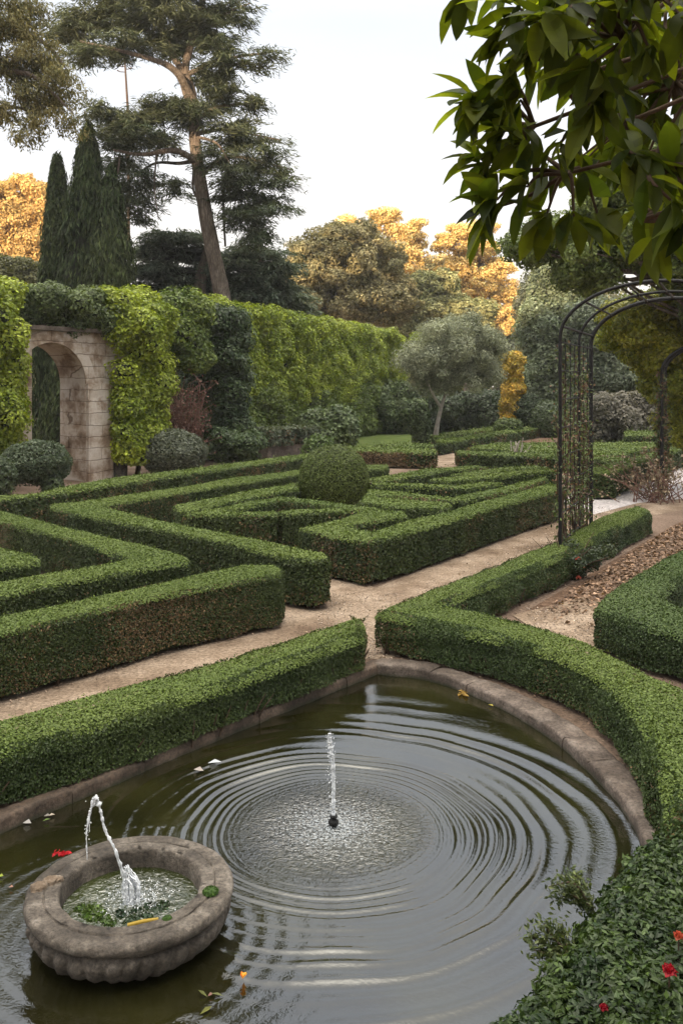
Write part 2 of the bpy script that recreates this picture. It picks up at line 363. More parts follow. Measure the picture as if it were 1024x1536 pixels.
def clumps(mb, C, R, L, c1, c2, cover=1.5, var=.25, up=.35, mi=0, flat=1.0, ndisp=.45, D=None, W=.6, inner=.6, dark=None):
    """leaf faces on the outsides of many small leafy masses"""
    C = np.asarray(C, float); R = np.asarray(R, float); R = np.broadcast_to(R, (len(C),))
    la = .5 * L * L * W
    cnt = np.maximum(6, (cover * 4 * PI * R ** 2 * (.4 + .6 * flat) / la).astype(int))
    idx = np.repeat(np.arange(len(C)), cnt); n = len(idx)
    d = sphere_dirs(n); rr = R[idx] * (inner + (1.1 - inner) * rng.random(n) ** .5) * (1 + .25 * wob(d * 3 + C[idx], 1.0, 1))
    off = d * rr[:, None]; off[:, 2] *= flat
    P = C[idx] + off; N = d + np.array([0, 0, up]) + rng.normal(0, ndisp, (n, 3))
    cb = rng.normal(.5, .22, len(C))
    t = tints(n, c1, c2, var, cb[idx])
    leaves(mb, P, N, L * rng.uniform(.7, 1.25, n), L * W * rng.uniform(.7, 1.2, n), t, mi, D=None if D is None else np.tile(np.asarray(D, float), (n, 1)) + rng.normal(0, .5, (n, 3)))
def ell_clumps(cx, cy, rx, ry, Y, n, depth=None, shell=.55):
    """clump centres spread through an ellipsoid; returns centres"""
    k = Y / F; d = sphere_dirs(n); r = (shell + (1 - shell) * rng.random(n)) if shell < 1 else np.ones(n)
    dp = depth if depth else max(rx, ry) * k * .8
    c = P3(cx, cy, Y)
    return c + d * r[:, None] * np.array([rx * k, dp, ry * k])

def limb(path, r0, r1, n=6):
    p = smooth_path(path, n); return p, np.linspace(r0, r1, len(p))
def tree(name, label, cat, Y, trunk, tr, ells, cl_r, cl_n, L, c1, c2, limbs=(), group=None, mat='ivy', bark='bark', cover=1.3, flat=.8, depth=None, up=.4, core=.0, W=.6, D=None, var=.25, shell=.5, inner=.55, autolimb=True):
    """trunk: picture points (x,y) at depth Y from the ground up; ells: (cx,cy,rx,ry) of the crown in the picture"""
    tp = np.array([P3(x, y, Y) for x, y in trunk]); tp[0][2] = 0
    root = thing(name, label, cat, (tp[0][0], tp[0][1], 0), group)
    tb = MB(); p, r = limb(tp, tr, tr * .45); tube(tb, p, r, 10, wobble=.04)
    top = tp[-1]; C = []
    tot = sum(e[2] * e[3] for e in ells)
    for e in ells:
        n = max(4, int(cl_n * e[2] * e[3] / tot)); dy = e[4] if len(e) > 4 else 0
        c = ell_clumps(e[0], e[1], e[2], e[3], Y + dy, n, depth, shell); C.append(c)
        if autolimb:
            for g in c[:max(2, n // 6)]:
                s = p[rng.integers(len(p) // 2, len(p))]; md = (s + g) / 2 + np.array([0, 0, -.08 * np.linalg.norm(g - s)])
                pp, rr = limb([s, md, g], tr * .3, tr * .05, 4); tube(tb, pp, rr, 5, cap=False)
    tro = tb.build('trunk', M[bark], root)
    for lp, r0, r1 in limbs:
        q = np.array([P3(x, y, Y + dy) for x, y, dy in lp]); pp, rr = limb(q, r0, r1); lb = MB(); tube(lb, pp, rr, 7, wobble=.05); lb.build('limb', M[bark], tro)
    C = np.concatenate(C); C[:, 2] = np.maximum(C[:, 2], cl_r * .5)
    mb = MB(); clumps(mb, C, cl_r * rng.uniform(.6, 1.25, len(C)), L, c1, c2, cover, var, up, 0, flat, W=W, D=D, inner=inner)
    if core > 0:
        for c in C[::2]:
            v, f = ICO2 if False else (ICO1V, ICO1F); mb.add(c + v * cl_r * core * np.array([1, 1, flat]), f, 1)
    mb.build('crown', [M[mat], M['core_dark']], root)
    return root
ICO1V, ICO1F = ico(1)

def ball(name, label, cat, c, r, L, c1, c2, group=None, cover=2.4, bump=.02, zmin=None, mat='leaf', power=2.0, W=.62, nd=.45, corescale=.95):
    """a clipped round shrub: leaves over a rounded body"""
    c = np.asarray(c, float); r = np.asarray(r, float); la = .5 * L * L * W
    n = int(cover * 4 * PI * ((r[0] * r[1]) ** 1.6 + 2 * (r[0] * r[2]) ** 1.6) ** (1 / 1.6) / 3 ** (1 / 1.6) / la)
    d = sphere_dirs(n)
    if power != 2: d = d / (np.abs(d) ** power).sum(1, keepdims=True) ** (1 / power)
    q = c + d * r; N = unit(d / r)
    q += N * (bump * (wob(q, 2.2 / max(r) * 1.2, 0) + .7 * wob(q, 6 / max(r), 1)) + rng.uniform(-.9, .4, n) * L)[:, None]
    k = q[:, 2] > (0.02 if zmin is None else zmin); q, N = q[k], N[k]; n = len(q)
    mb = MB(); leaves(mb, q, N + rng.normal(0, nd, (n, 3)), L * rng.uniform(.7, 1.2, n), L * W * rng.uniform(.7, 1.2, n), tints(n, c1, c2, .24, .5 + .3 * wob(q, 1.6, 2)))
    v, f = ICO3
    vv = v / (np.abs(v) ** power).sum(1, keepdims=True) ** (1 / power) if power != 2 else v
    V = c + vv * (r * corescale - L * .7); V[:, 2] = np.maximum(V[:, 2], 0.01 if zmin is None else zmin)
    mb.add(V, f, 1)
    return tag(mb.build(name, [M[mat], M['core']], loc=(c[0], c[1], 0)), label, cat, group)

# ================================================================== GROUND, PATHS, POOL
STR_A, STR_B = np.array((-4.72, 3.13)), np.array((.36, 9.46))
arc = smooth_path([(.40, 9.45), (.943, 9.23), (1.44, 8.54), (1.78, 7.79), (1.95, 6.97), (2.01, 6.26), (1.90, 5.6), (1.62, 4.95), (1.25, 4.35), (.75, 3.8), (0, 3.4), (-1.4, 2.95), (-3, 2.7), (-4.72, 2.65)], 8)
pool = ccw(np.vstack([STR_A, STR_B, arc]))
def flat(name, poly, z, mat, sub=None):
    bm = bmesh.new(); vs = [bm.verts.new((x, y, z)) for x, y in poly]; f = bm.faces.new(vs)
    bmesh.ops.triangulate(bm, faces=[f]); me = bpy.data.meshes.new(name); bm.normal_update()
    for f in bm.faces:
        if f.normal.z < 0: f.normal_flip()
    bm.to_mesh(me); bm.free(); me.materials.append(M[mat]); o = bpy.data.objects.new(name, me); COL.objects.link(o); kind(o, 'structure'); return o
bm = bmesh.new()
big = [bm.verts.new((x, y, 0)) for x, y in ((-400, -45), (400, -45), (400, 700), (-400, 700))]
hole = [bm.verts.new((x, y, 0)) for x, y in inset(pool, -.04)]
eds = [bm.edges.new((l[i], l[(i + 1) % len(l)])) for l in (big, hole) for i in range(len(l))]
bmesh.ops.triangle_fill(bm, use_beauty=True, use_dissolve=False, edges=eds)
bm.normal_update()
for f in bm.faces:
    if f.normal.z < 0: f.normal_flip()
me = bpy.data.meshes.new('ground'); bm.to_mesh(me); bm.free(); me.materials.append(M['earth'])
kind_o = bpy.data.objects.new('ground', me); COL.objects.link(kind_o); kind(kind_o, 'structure')
# unseen ridge added behind the viewer to keep the low sun off the garden
mb = MB(); nx, ny = 60, 14; xs = np.linspace(-260, 260, nx); V = []
for j in range(ny):
    t = j / (ny - 1); y = -45 - 40 * t
    for x in xs: V.append((x, y, 42.5 * (t ** .8) + (2.2 * math.sin(x * .16) + 1.6 * math.sin(x * .41 + 1)) * t - .2))
mb.add(V, np.array([[j * nx + i, (j + 1) * nx + i, (j + 1) * nx + i + 1, j * nx + i + 1] for j in range(ny - 1) for i in range(nx - 1)]))
kind(mb.build('sun_block_ridge', M['sun_block']), 'structure')

# sandy path that runs diagonally between the pool and the maze
flat('path', [(-6.2, 5.3), (-2.6, 7.2), (.0, 9.9), (.45, 9.75), (1.2, 10.4), (2.5, 13.5), (6.8, 20.2), (9.2, 22.3), (14.5, 33.5), (12.4, 33.5), (7.3, 24.2), (4.9, 20.4), (.5, 13.2), (-.3, 13.0), (-.7, 12.2), (-6.2, 6.4)], .004, 'gravel')
flat('path', [(-.1, 12.6), (.5, 13.1), (.1, 14.4), (-.8, 15.3), (-1.6, 14.2)], .008, 'gravel')
flat('pavement', [G(832, 752), G(880, 722), G(1003, 700), G(1100, 690), G(1060, 745), G(955, 755), G(890, 772)], .008, 'concrete')
flat('path', [G(655, 678), G(690, 678), G(690, 702), G(640, 702)], .008, 'gravel')
flat('garden_bed', [(2.35, 11.7), (2.7, 10.0), (3.2, 9.6), (8.3, 15.5), (11, 21.5), (8.8, 21.5), (7.0, 19.0)], .008, 'mulch')
flat('path', [(2.2, 11.6), (2.55, 9.9), (3.0, 9.4), (3.9, 11.2), (3.4, 12.6)], .012, 'gravel')
flat('lawn', [G(440, 660), G(520, 653), G(660, 640), G(660, 672), G(525, 672)], .006, 'lawn')
flat('lawn', [G(690, 690), G(760, 655), G(860, 645), G(1040, 655), G(990, 690), G(900, 700)], .006, 'lawn')

flat('garden_bed', [G(700, 668), G(745, 655), G(880, 651), G(945, 655), G(900, 664), G(780, 668)], .012, 'mulch')
# kerbs
def kerb(name, label, inner, w, mat, top=.04, jag=.003, block=.62):
    inner = np.asarray(inner, float); sl_ = np.r_[0, np.cumsum(np.linalg.norm(np.diff(inner, axis=0), axis=1))]
    root = thing(name, label, 'kerb', (*inner[len(inner) // 2], 0)); ctr = np.array((-.8, 6.2)); nb_ = max(1, int(sl_[-1] / block)); cuts = np.linspace(0, sl_[-1], nb_ + 1); cuts[1:-1] += rng.normal(0, block * .12, nb_ - 1)
    for i in range(nb_):
        u = np.linspace(cuts[i] + .003, cuts[i + 1] - .003, 14); p = np.c_[np.interp(u, sl_, inner[:, 0]), np.interp(u, sl_, inner[:, 1])]
        t = unit(np.gradient(p, axis=0)); nn = np.c_[t[:, 1], -t[:, 0]]; nn *= np.sign(((p - ctr) * nn).sum(1))[:, None]
        dz = rng.normal(0, .004); dw = rng.normal(0, .004); tilt = rng.normal(0, .006); w_ = w + rng.normal(0, .008)
        prof = [(0, -.5), (0, top - .035), (.004, top - .016), (.014, top - .004), (.028, top), (w_ * .5, top + .002), (w_ - .03, top + .001), (w_ - .01, top - .008), (w_, top - .03), (w_, -.2)]; k = len(prof); V = []
        for j in range(14):
            e = min(j, 13 - j); drop = .012 if e == 0 else .003 if e == 1 else 0
            for a_, (d, z) in enumerate(prof):
                jj = rng.normal(0, jag); V.append((*(p[j] + nn[j] * (d + dw + jj * .8)), z + ((dz + jj - drop + tilt * (d / w - .5)) if 0 < a_ < k - 1 else 0)))
        mb = MB(); mb.add(V, np.array([[q * k + a_, (q + 1) * k + a_, (q + 1) * k + a_ + 1, q * k + a_ + 1] for q in range(13) for a_ in range(k - 1)]), smooth=True)
        mb.add(V[:k] + V[-k:], [list(range(k)), list(range(k, 2 * k))[::-1]]); mb.build('kerb_stone', M[mat], root)
    return root
kerb('stone_kerb', 'dark damp straight kerb below the front hedge at the pool edge', np.array([STR_A + (STR_B - STR_A) * t for t in np.linspace(0, 1.02, 60)]), .15, 'kerbbrick', .045)
kerb('stone_kerb', 'pale curved stone kerb sweeping round the right side of the pool', np.vstack([[(.30, 9.52)], smooth_path(arc, 3)[:-60]]), .26, 'kerbstone', .04, .003)

# water surface with rings spreading from the jet
st = .0128; gx = np.arange(-4.9, 2.2, st); gy = np.arange(2.6, 9.7, st); X, Y = np.meshgrid(gx, gy)
dx, dy = X - JET[0], Y - JET[1]; pts = np.c_[X.ravel(), Y.ravel(), np.zeros(X.size)]
sh = X.shape; w1 = wob(pts, .9, 0).reshape(sh); w2 = wob(pts, 2.0, 1).reshape(sh); w3 = wob(pts, .5, 2).reshape(sh); w4 = wob(pts, 4.2, 5).reshape(sh)
r0 = np.hypot(dx, dy); r = np.maximum(r0 + (.085 * w1 + .045 * w2 + .02 * w4) * np.clip(r0, .3, 1.2), .12)
lam = .078 * r ** 1.5; ph = -2 * PI / (.078 * .5) * r ** -.5              # rings widen with distance from the jet
th = np.arctan2(dy, dx)
slope = .21 * np.exp(-((r0 - .9) / .36) ** 2) + .18 * np.exp(-((r0 - 1.65) / .55) ** 2) + .010
gate = np.clip(.5 + 1.3 * wob(np.c_[(r * 5.5).ravel(), (th * 2.2).ravel(), (w1 * .6).ravel()], 1.0, 1).reshape(sh), 0, 1.9); gm = np.clip((r0 - .75) / .5, 0, 1); slope = slope * np.clip(1 + .55 * (dy + .45), .3, 1) * (1 - gm + gm * gate) * np.clip(1 + .5 * w2 + .4 * w3 + .3 * w4, .05, 2.2) * np.clip(1.3 - np.maximum(0, -dx - .6) * .3, .35, 1.3)
Z = -.06 + slope * lam / (2 * PI) * (1.25 * (np.exp(.8 * np.sin(ph)) - 1.17) + .45 * np.sin(.5 * ph + 2 * w1) + .3 * np.sin(.27 * ph + 3 * w3))
bx, by = -1.172, 5.02
r2 = np.hypot(X - bx, Y - by); Z += .0018 * np.sin(r2 * 52 + w2) * np.exp(-np.maximum(0, r2 - .45) * 2.2)
rr_ = np.c_[(r * 14).ravel(), (th * 2.6).ravel(), (w1 * .8).ravel()]      # stretched along the rings: broken, streaky crests
far_ = np.clip((r0 - .55) / .8, 0, 1) * np.clip(1.75 - .55 * r0, .22, 1)
Z += far_ * (.0066 * wob(rr_, .9, 3).reshape(sh) + .0009 * wob(rr_, 2.0, 4).reshape(sh)) + .0016 * wob(pts, 2.6, 2).reshape(sh)
ny, nx = X.shape
cc = np.c_[(X[:-1, :-1] + st / 2).ravel(), (Y[:-1, :-1] + st / 2).ravel()]; keep = inpoly(cc, inset(pool, -.06)).reshape(ny - 1, nx - 1)
I = np.arange(nx * ny).reshape(ny, nx); q = np.stack([I[:-1, :-1][keep], I[:-1, 1:][keep], I[1:, 1:][keep], I[1:, :-1][keep]], 1)
mb = MB(); mb.add(np.c_[X.ravel(), Y.ravel(), Z.ravel()], q, smooth=True); kind(mb.build('water', M['water']), 'structure')

# ================================================================== HEDGES
A_h = .43
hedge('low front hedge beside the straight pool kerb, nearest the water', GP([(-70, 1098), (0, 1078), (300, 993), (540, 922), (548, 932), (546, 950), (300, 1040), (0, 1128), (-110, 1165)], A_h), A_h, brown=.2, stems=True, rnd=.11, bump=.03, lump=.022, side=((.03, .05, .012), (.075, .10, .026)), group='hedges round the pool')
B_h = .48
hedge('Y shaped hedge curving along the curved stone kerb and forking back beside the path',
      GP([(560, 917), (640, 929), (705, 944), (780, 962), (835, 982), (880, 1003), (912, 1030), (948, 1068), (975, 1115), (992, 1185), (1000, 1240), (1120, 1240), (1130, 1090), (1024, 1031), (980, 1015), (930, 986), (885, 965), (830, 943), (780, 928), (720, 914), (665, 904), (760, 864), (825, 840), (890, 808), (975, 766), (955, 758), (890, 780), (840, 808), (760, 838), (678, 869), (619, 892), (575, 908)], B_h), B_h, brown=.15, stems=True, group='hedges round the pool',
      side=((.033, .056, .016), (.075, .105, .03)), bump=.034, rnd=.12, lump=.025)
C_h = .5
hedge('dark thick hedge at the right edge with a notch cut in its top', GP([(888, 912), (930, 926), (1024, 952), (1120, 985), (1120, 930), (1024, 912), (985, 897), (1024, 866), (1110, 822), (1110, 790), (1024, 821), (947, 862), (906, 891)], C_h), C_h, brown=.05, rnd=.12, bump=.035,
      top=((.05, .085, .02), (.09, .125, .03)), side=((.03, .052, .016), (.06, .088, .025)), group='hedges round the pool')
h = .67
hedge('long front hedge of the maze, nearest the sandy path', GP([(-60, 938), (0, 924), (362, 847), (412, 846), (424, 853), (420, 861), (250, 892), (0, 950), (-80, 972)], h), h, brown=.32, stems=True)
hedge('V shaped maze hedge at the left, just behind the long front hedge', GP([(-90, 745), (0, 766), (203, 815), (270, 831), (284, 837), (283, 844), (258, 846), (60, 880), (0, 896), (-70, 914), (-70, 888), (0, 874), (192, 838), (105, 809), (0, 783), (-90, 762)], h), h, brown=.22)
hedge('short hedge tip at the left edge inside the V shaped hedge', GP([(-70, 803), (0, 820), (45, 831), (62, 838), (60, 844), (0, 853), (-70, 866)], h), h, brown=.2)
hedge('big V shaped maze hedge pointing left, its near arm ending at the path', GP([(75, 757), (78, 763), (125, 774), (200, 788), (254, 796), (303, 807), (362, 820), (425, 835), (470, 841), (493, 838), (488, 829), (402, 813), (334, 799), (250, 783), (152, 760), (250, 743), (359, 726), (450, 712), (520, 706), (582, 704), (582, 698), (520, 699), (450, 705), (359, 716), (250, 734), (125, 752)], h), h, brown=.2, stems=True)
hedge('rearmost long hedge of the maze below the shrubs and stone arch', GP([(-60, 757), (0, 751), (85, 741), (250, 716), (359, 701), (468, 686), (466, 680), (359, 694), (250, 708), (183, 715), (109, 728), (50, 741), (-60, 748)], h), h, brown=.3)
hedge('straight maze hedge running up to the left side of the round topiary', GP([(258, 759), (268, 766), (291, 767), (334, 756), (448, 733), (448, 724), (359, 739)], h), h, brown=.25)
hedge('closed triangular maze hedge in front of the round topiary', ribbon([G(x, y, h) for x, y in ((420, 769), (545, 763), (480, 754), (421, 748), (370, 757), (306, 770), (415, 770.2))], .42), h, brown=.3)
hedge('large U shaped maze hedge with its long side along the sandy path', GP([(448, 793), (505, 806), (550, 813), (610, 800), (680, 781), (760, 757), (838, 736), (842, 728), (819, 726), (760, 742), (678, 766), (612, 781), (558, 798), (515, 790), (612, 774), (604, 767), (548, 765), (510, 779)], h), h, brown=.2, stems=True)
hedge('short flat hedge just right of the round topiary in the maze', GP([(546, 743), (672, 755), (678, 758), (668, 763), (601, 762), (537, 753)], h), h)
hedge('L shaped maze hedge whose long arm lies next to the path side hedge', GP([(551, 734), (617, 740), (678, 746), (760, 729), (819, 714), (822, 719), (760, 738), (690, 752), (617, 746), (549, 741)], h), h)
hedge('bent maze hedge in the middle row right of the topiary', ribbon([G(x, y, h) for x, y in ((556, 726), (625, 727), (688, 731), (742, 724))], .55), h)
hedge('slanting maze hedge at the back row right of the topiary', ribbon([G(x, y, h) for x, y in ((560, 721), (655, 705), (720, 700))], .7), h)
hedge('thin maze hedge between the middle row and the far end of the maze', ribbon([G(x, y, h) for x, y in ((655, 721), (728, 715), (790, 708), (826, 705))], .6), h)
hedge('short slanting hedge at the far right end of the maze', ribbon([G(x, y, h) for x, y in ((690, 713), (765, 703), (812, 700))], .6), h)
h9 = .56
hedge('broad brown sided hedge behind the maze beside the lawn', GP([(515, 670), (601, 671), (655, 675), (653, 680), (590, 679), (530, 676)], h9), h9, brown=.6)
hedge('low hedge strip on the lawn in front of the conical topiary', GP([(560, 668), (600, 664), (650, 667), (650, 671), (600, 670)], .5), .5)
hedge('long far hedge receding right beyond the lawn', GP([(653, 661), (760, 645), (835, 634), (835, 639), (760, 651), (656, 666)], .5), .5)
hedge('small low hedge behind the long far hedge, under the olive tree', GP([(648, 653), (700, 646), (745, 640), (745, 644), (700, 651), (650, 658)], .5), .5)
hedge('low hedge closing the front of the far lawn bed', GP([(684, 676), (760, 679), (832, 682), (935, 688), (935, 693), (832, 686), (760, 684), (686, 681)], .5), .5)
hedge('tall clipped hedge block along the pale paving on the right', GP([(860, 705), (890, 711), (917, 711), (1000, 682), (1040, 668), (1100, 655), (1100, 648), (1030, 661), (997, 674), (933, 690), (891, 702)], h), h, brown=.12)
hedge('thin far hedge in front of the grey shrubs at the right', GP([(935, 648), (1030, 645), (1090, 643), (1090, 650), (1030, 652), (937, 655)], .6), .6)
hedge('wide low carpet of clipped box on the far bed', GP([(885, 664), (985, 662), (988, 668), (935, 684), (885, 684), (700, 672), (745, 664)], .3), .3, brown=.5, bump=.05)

# near shrub over the water, bottom right
D_poly = GP([(1004, 1232), (950, 1285), (900, 1345), (850, 1425), (800, 1492), (745, 1560), (735, 1750), (1500, 1750), (1500, 1232), (1150, 1180)], .42)
D_poly = ccw(np.array([(2.0, 5.62), (1.68, 5.25), (1.36, 4.82), (1.06, 4.38), (.80, 4.08), (.60, 3.86), (.48, 3.3), (3.4, 3.2), (3.0, 5.4)]))
lo, hi = D_poly.min(0), D_poly.max(0); p = lo + rng.random((3000, 2)) * (hi - lo); p = p[inpoly(p, inset(D_poly, .07))]
p = p[(p[:, 0] < .62 + .42 * p[:, 1])][:640]
d, _ = edgedist(p, D_poly); C = np.c_[p, .03 + .33 * np.sqrt(np.clip(d / .3, .03, 1)) * rng.uniform(.8, 1.1, len(p)) + .03 * wob(np.c_[p, p[:, :1]], 3, 3)]
R_ = rng.uniform(.07, .12, len(C))
mb = MB(); clumps(mb, C, R_, .043, (.018, .037, .009), (.058, .09, .02), 1.5, .3, .55, 0, .8, ndisp=.55, W=.5, inner=.5)
for c, r_ in zip(C, R_): mb.add(c - (0, 0, .05) + ICO1V * r_ * np.array((.9, .9, .7)), ICO1F, 1)
tag(mb.build('evergreen_shrub', [M['ivy'], M['core']], loc=(1.5, 4, 0)), 'nearest shrub filling the bottom right corner and leaning over the water', 'shrub', 'hedges round the pool')

# topiary
bc = (-.18, 20.8)
ball('topiary_ball', 'large round clipped topiary ball at the heart of the maze', 'topiary', (*bc, .70), (.80, .80, .86), .046, (.06, .085, .016), (.115, .14, .03), bump=.012, power=2.2)
c = P3(631, 640, 41); ball('topiary_cone', 'dark upright egg shaped topiary on the lawn by the olive trunk', 'topiary', (c[0], 41, .9), (.42, .42, 1.15), .13, (.025, .042, .012), (.055, .075, .022), power=2.6)
c = P3(762, 636, 48); ball('topiary_cushion', 'flat oval clipped cushion behind the long far hedge', 'topiary', (c[0], 48, .62), (.72, .6, .5), .15, (.05, .08, .02), (.09, .12, .03), power=2.6)
c = P3(790, 615, 52); ball('round_bush', 'dark rounded bush right of the yellow column', 'bush', (c[0], 52, 1.2), (1.15, 1.1, 1.25), .16, (.03, .05, .02), (.06, .08, .03), mat='ivy', bump=.1)
c = P3(822, 622, 50); ball('round_bush', 'pale green rounded bush at the foot of the tall right hand trees', 'bush', (c[0], 50, .9), (.9, .9, 1.1), .16, (.06, .085, .04), (.1, .13, .06), mat='ivy', bump=.1)
c = P3(262, 684, 28.8); ball('round_bush', 'silvery rounded bush right of the stone arch', 'bush', (c[0], 28.8, .75), (1.02, .9, .72), .105, (.07, .085, .055), (.16, .175, .125), mat='ivy', bump=.08, W=.5, nd=.6)
c = P3(58, 700, 23.5); ball('round_bush', 'mushroom shaped dark bush on a short stem in front of the arch', 'bush', (c[0] - .1, 23.5, .92), (.88, .8, .62), .09, (.045, .07, .035), (.12, .15, .09), mat='ivy', bump=.1, zmin=.35, W=.5, nd=.6)
o = bpy.context.scene.objects[-1] if False else None
bush = [x for x in COL.objects if x.get('label', '').startswith('mushroom')][0]
sb = MB(); tube(sb, [(c[0] + .35, 23.4, 0), (c[0] + .3, 23.4, .3), (c[0] + .15, 23.5, .7)], [.1, .08, .06], 8)
for _ in range(14):
    a = rng.uniform(0, 6.28); tube(sb, [(c[0] + .3, 23.4, .3), (c[0] + .1 + .5 * math.cos(a), 23.5 + .4 * math.sin(a), .8)], [.03, .015], 5)
mbx = MB(); cc = np.c_[c[0] + .38 + rng.normal(0, .12, 10), 23.35 + rng.normal(0, .12, 10), rng.uniform(.15, .7, 10)]; clumps(mbx, cc, .22, .09, (.04, .06, .025), (.09, .12, .05), 1.6); 
so = sb.build('stem', M['twig'], bush, loc=bush.location); so.location = (0, 0, 0)
fo = mbx.build('low_foliage', M['ivy'], bush, loc=bush.location); fo.location = (0, 0, 0)
c = P3(2, 715, 22); ball('round_bush', 'dark bush cut off by the left edge of the picture', 'bush', (c[0] - .15, 22, .65), (.45, .5, .6), .09, (.035, .055, .025), (.08, .105, .05), mat='ivy', bump=.1)
c = P3(478, 668, 33); ball('round_bush', 'small loose green shrub behind the topiary ball', 'bush', (c[0], 33, .5), (.55, .5, .55), .13, (.06, .1, .025), (.11, .16, .05), mat='ivy', bump=.12, nd=.7)

# ================================================================== STONE ARCH AND WALLS OF GREEN
t2 = np.array((.6, .8)); n2 = np.array((.8, -.6)); A0 = np.array((-7.82, 27.5))          # A0: front foot of the right jamb
def W3(s, d, z): p = A0 + t2 * s + n2 * d; return (p[0], p[1], z)                         # s along the wall, d towards the viewer
root = thing('stone_arch', 'weathered pinkish stone archway with a flat ledge, half hidden by climbers', 'archway', (*A0, 0))
mb = MB(); R = 1.2; zs = 2.98; zt = 4.55; sl, sr = -4.4, 1.5; th = 1.25
prof = [(0, 0), (0, zs)] + [(-R + R * math.cos(a), zs + R * 1.02 * math.sin(a)) for a in np.linspace(0, PI, 25)[1:-1]] + [(-2 * R, zs), (-2 * R, 0)]
outer = [(sl, 0), (sl, zt), (sr, zt), (sr, 0)]
ring = outer + prof; k = len(ring)
bm = bmesh.new()
for d in (0, -th):
    vs = [bm.verts.new(W3(s, d, z)) for s, z in ring]; f = bm.faces.new(vs if d == 0 else vs[::-1])
bm.verts.ensure_lookup_table()
for i in range(k): j = (i + 1) % k; bm.faces.new((bm.verts[i], bm.verts[k + i], bm.verts[k + j], bm.verts[j]))
bmesh.ops.recalc_face_normals(bm, faces=bm.faces[:]); bmesh.ops.triangulate(bm, faces=[f for f in bm.faces if len(f.verts) > 4])
for v in bm.verts: v.co -= Vector((*A0, 0))
me = bpy.data.meshes.new('arch_wall'); bm.to_mesh(me); bm.free(); me.materials.append(M['blocks']); ow = bpy.data.objects.new('arch_wall', me); COL.objects.link(ow); ow.parent = root
def boxw(mb, s0, s1, d0, d1, z0, z1):
    V = [W3(s, d, z) for z in (z0, z1) for s, d in ((s0, d0), (s1, d0), (s1, d1), (s0, d1))]
    mb.add(V, [[0, 1, 2, 3], [4, 7, 6, 5], [0, 4, 5, 1], [1, 5, 6, 2], [2, 6, 7, 3], [3, 7, 4, 0]])
mb = MB(); boxw(mb, sl - .1, sr + .1, -th - .1, .16, zt + .003, zt + .13); mb.build('ledge', M['kerbstone'], root)
mb = MB(); p1 = []                                    # raised band of voussoirs round the opening
for rr, dd in ((R - .0, .05), (R + .34, .05)):
    for a in np.linspace(0, PI, 25): p1.append(W3(-R + rr * math.cos(a), dd, zs + rr * 1.02 * math.sin(a)))
nn = 25; mb.add(p1, np.array([[i, nn + i, nn + i + 1, i + 1] for i in range(nn - 1)]))
p2 = [W3(-R + (R + .34) * math.cos(a), dd, zs + (R + .34) * 1.02 * math.sin(a)) for dd in (.05, 0) for a in np.linspace(0, PI, 25)]
mb.add(p2, np.array([[i, nn + i, nn + i + 1, i + 1] for i in range(nn - 1)]))
p2 = [W3(-R + R * math.cos(a), dd, zs + R * 1.02 * math.sin(a)) for dd in (.05, 0) for a in np.linspace(0, PI, 25)]
mb.add(p2, np.array([[i, i + 1, nn + i + 1, nn + i] for i in range(nn - 1)])); mb.build('arch_band', M['blocks'], root)
mb = MB(); boxw(mb, .03, .95, .0, .14, 0, 2.5); boxw(mb, .03, .92, .0, .10, 2.5, 3.0); mb.build('pier_facing', M['blocks'], root)
mb = MB(); tube(mb, [W3(1.3, .05, z) for z in np.linspace(0, 2.9, 12)], .24 * (1 + .08 * rng.normal(size=12)), 12, wobble=.03); mb.build('half_column', M['bowl'], root)

# inner wall seen through the arch, covered in ivy
mb = MB(); boxw(mb, -6.5, 1.4, -5.2, -4.8, 0, 5.2)
o = tag(mb.build('rear_wall', M['blocks'], loc=(A0[0], A0[1], 0)), 'shaded old wall seen through the stone arch', 'wall')
def face_clumps(f, n, s0, s1, z0, z1, d0, dj): 
    return np.array([f(rng.uniform(s0, s1), d0 + rng.normal(0, dj), rng.uniform(z0, z1)) for _ in range(n)])
def climber(name, label, C, R, L, c1, c2, cover=1.3, flat=.9, stemlines=(), group=None, cat='climber', mat='ivy', up=.5, nd=.45, var=.25):
    C = np.asarray(C); base = C.mean(0); root = thing(name, label, cat, (base[0], base[1], 0), group)
    mb = MB(); clumps(mb, C, R, L, c1, c2, cover, var, up, 0, flat, ndisp=nd)
    for i, c in enumerate(C): mb.add(c + ICO1V * (R if np.isscalar(R) else R[i]) * .62 * np.array([1, 1, flat]), ICO1F, 1)
    mb.build('foliage', [M[mat], M['core_dark']], root)
    if len(stemlines):
        sb = MB()
        for pth, r0 in stemlines: pp, rr = limb(pth, r0, r0 * .5, 5); tube(sb, pp, rr, 6, cap=False)
        sb.build('stem', M['twig'], root)
    return root
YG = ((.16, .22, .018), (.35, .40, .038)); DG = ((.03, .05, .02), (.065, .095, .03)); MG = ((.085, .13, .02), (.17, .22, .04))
climber('ivy', 'dark ivy on the wall seen through the arch', face_clumps(W3, 90, -4.5, 0.3, .1, 4.6, -4.55, .15), .42, .12, *DG, stemlines=[([W3(-2, -4.7, 0), W3(-1.4, -4.7, 2), W3(-1.0, -4.65, 4)], .05)])
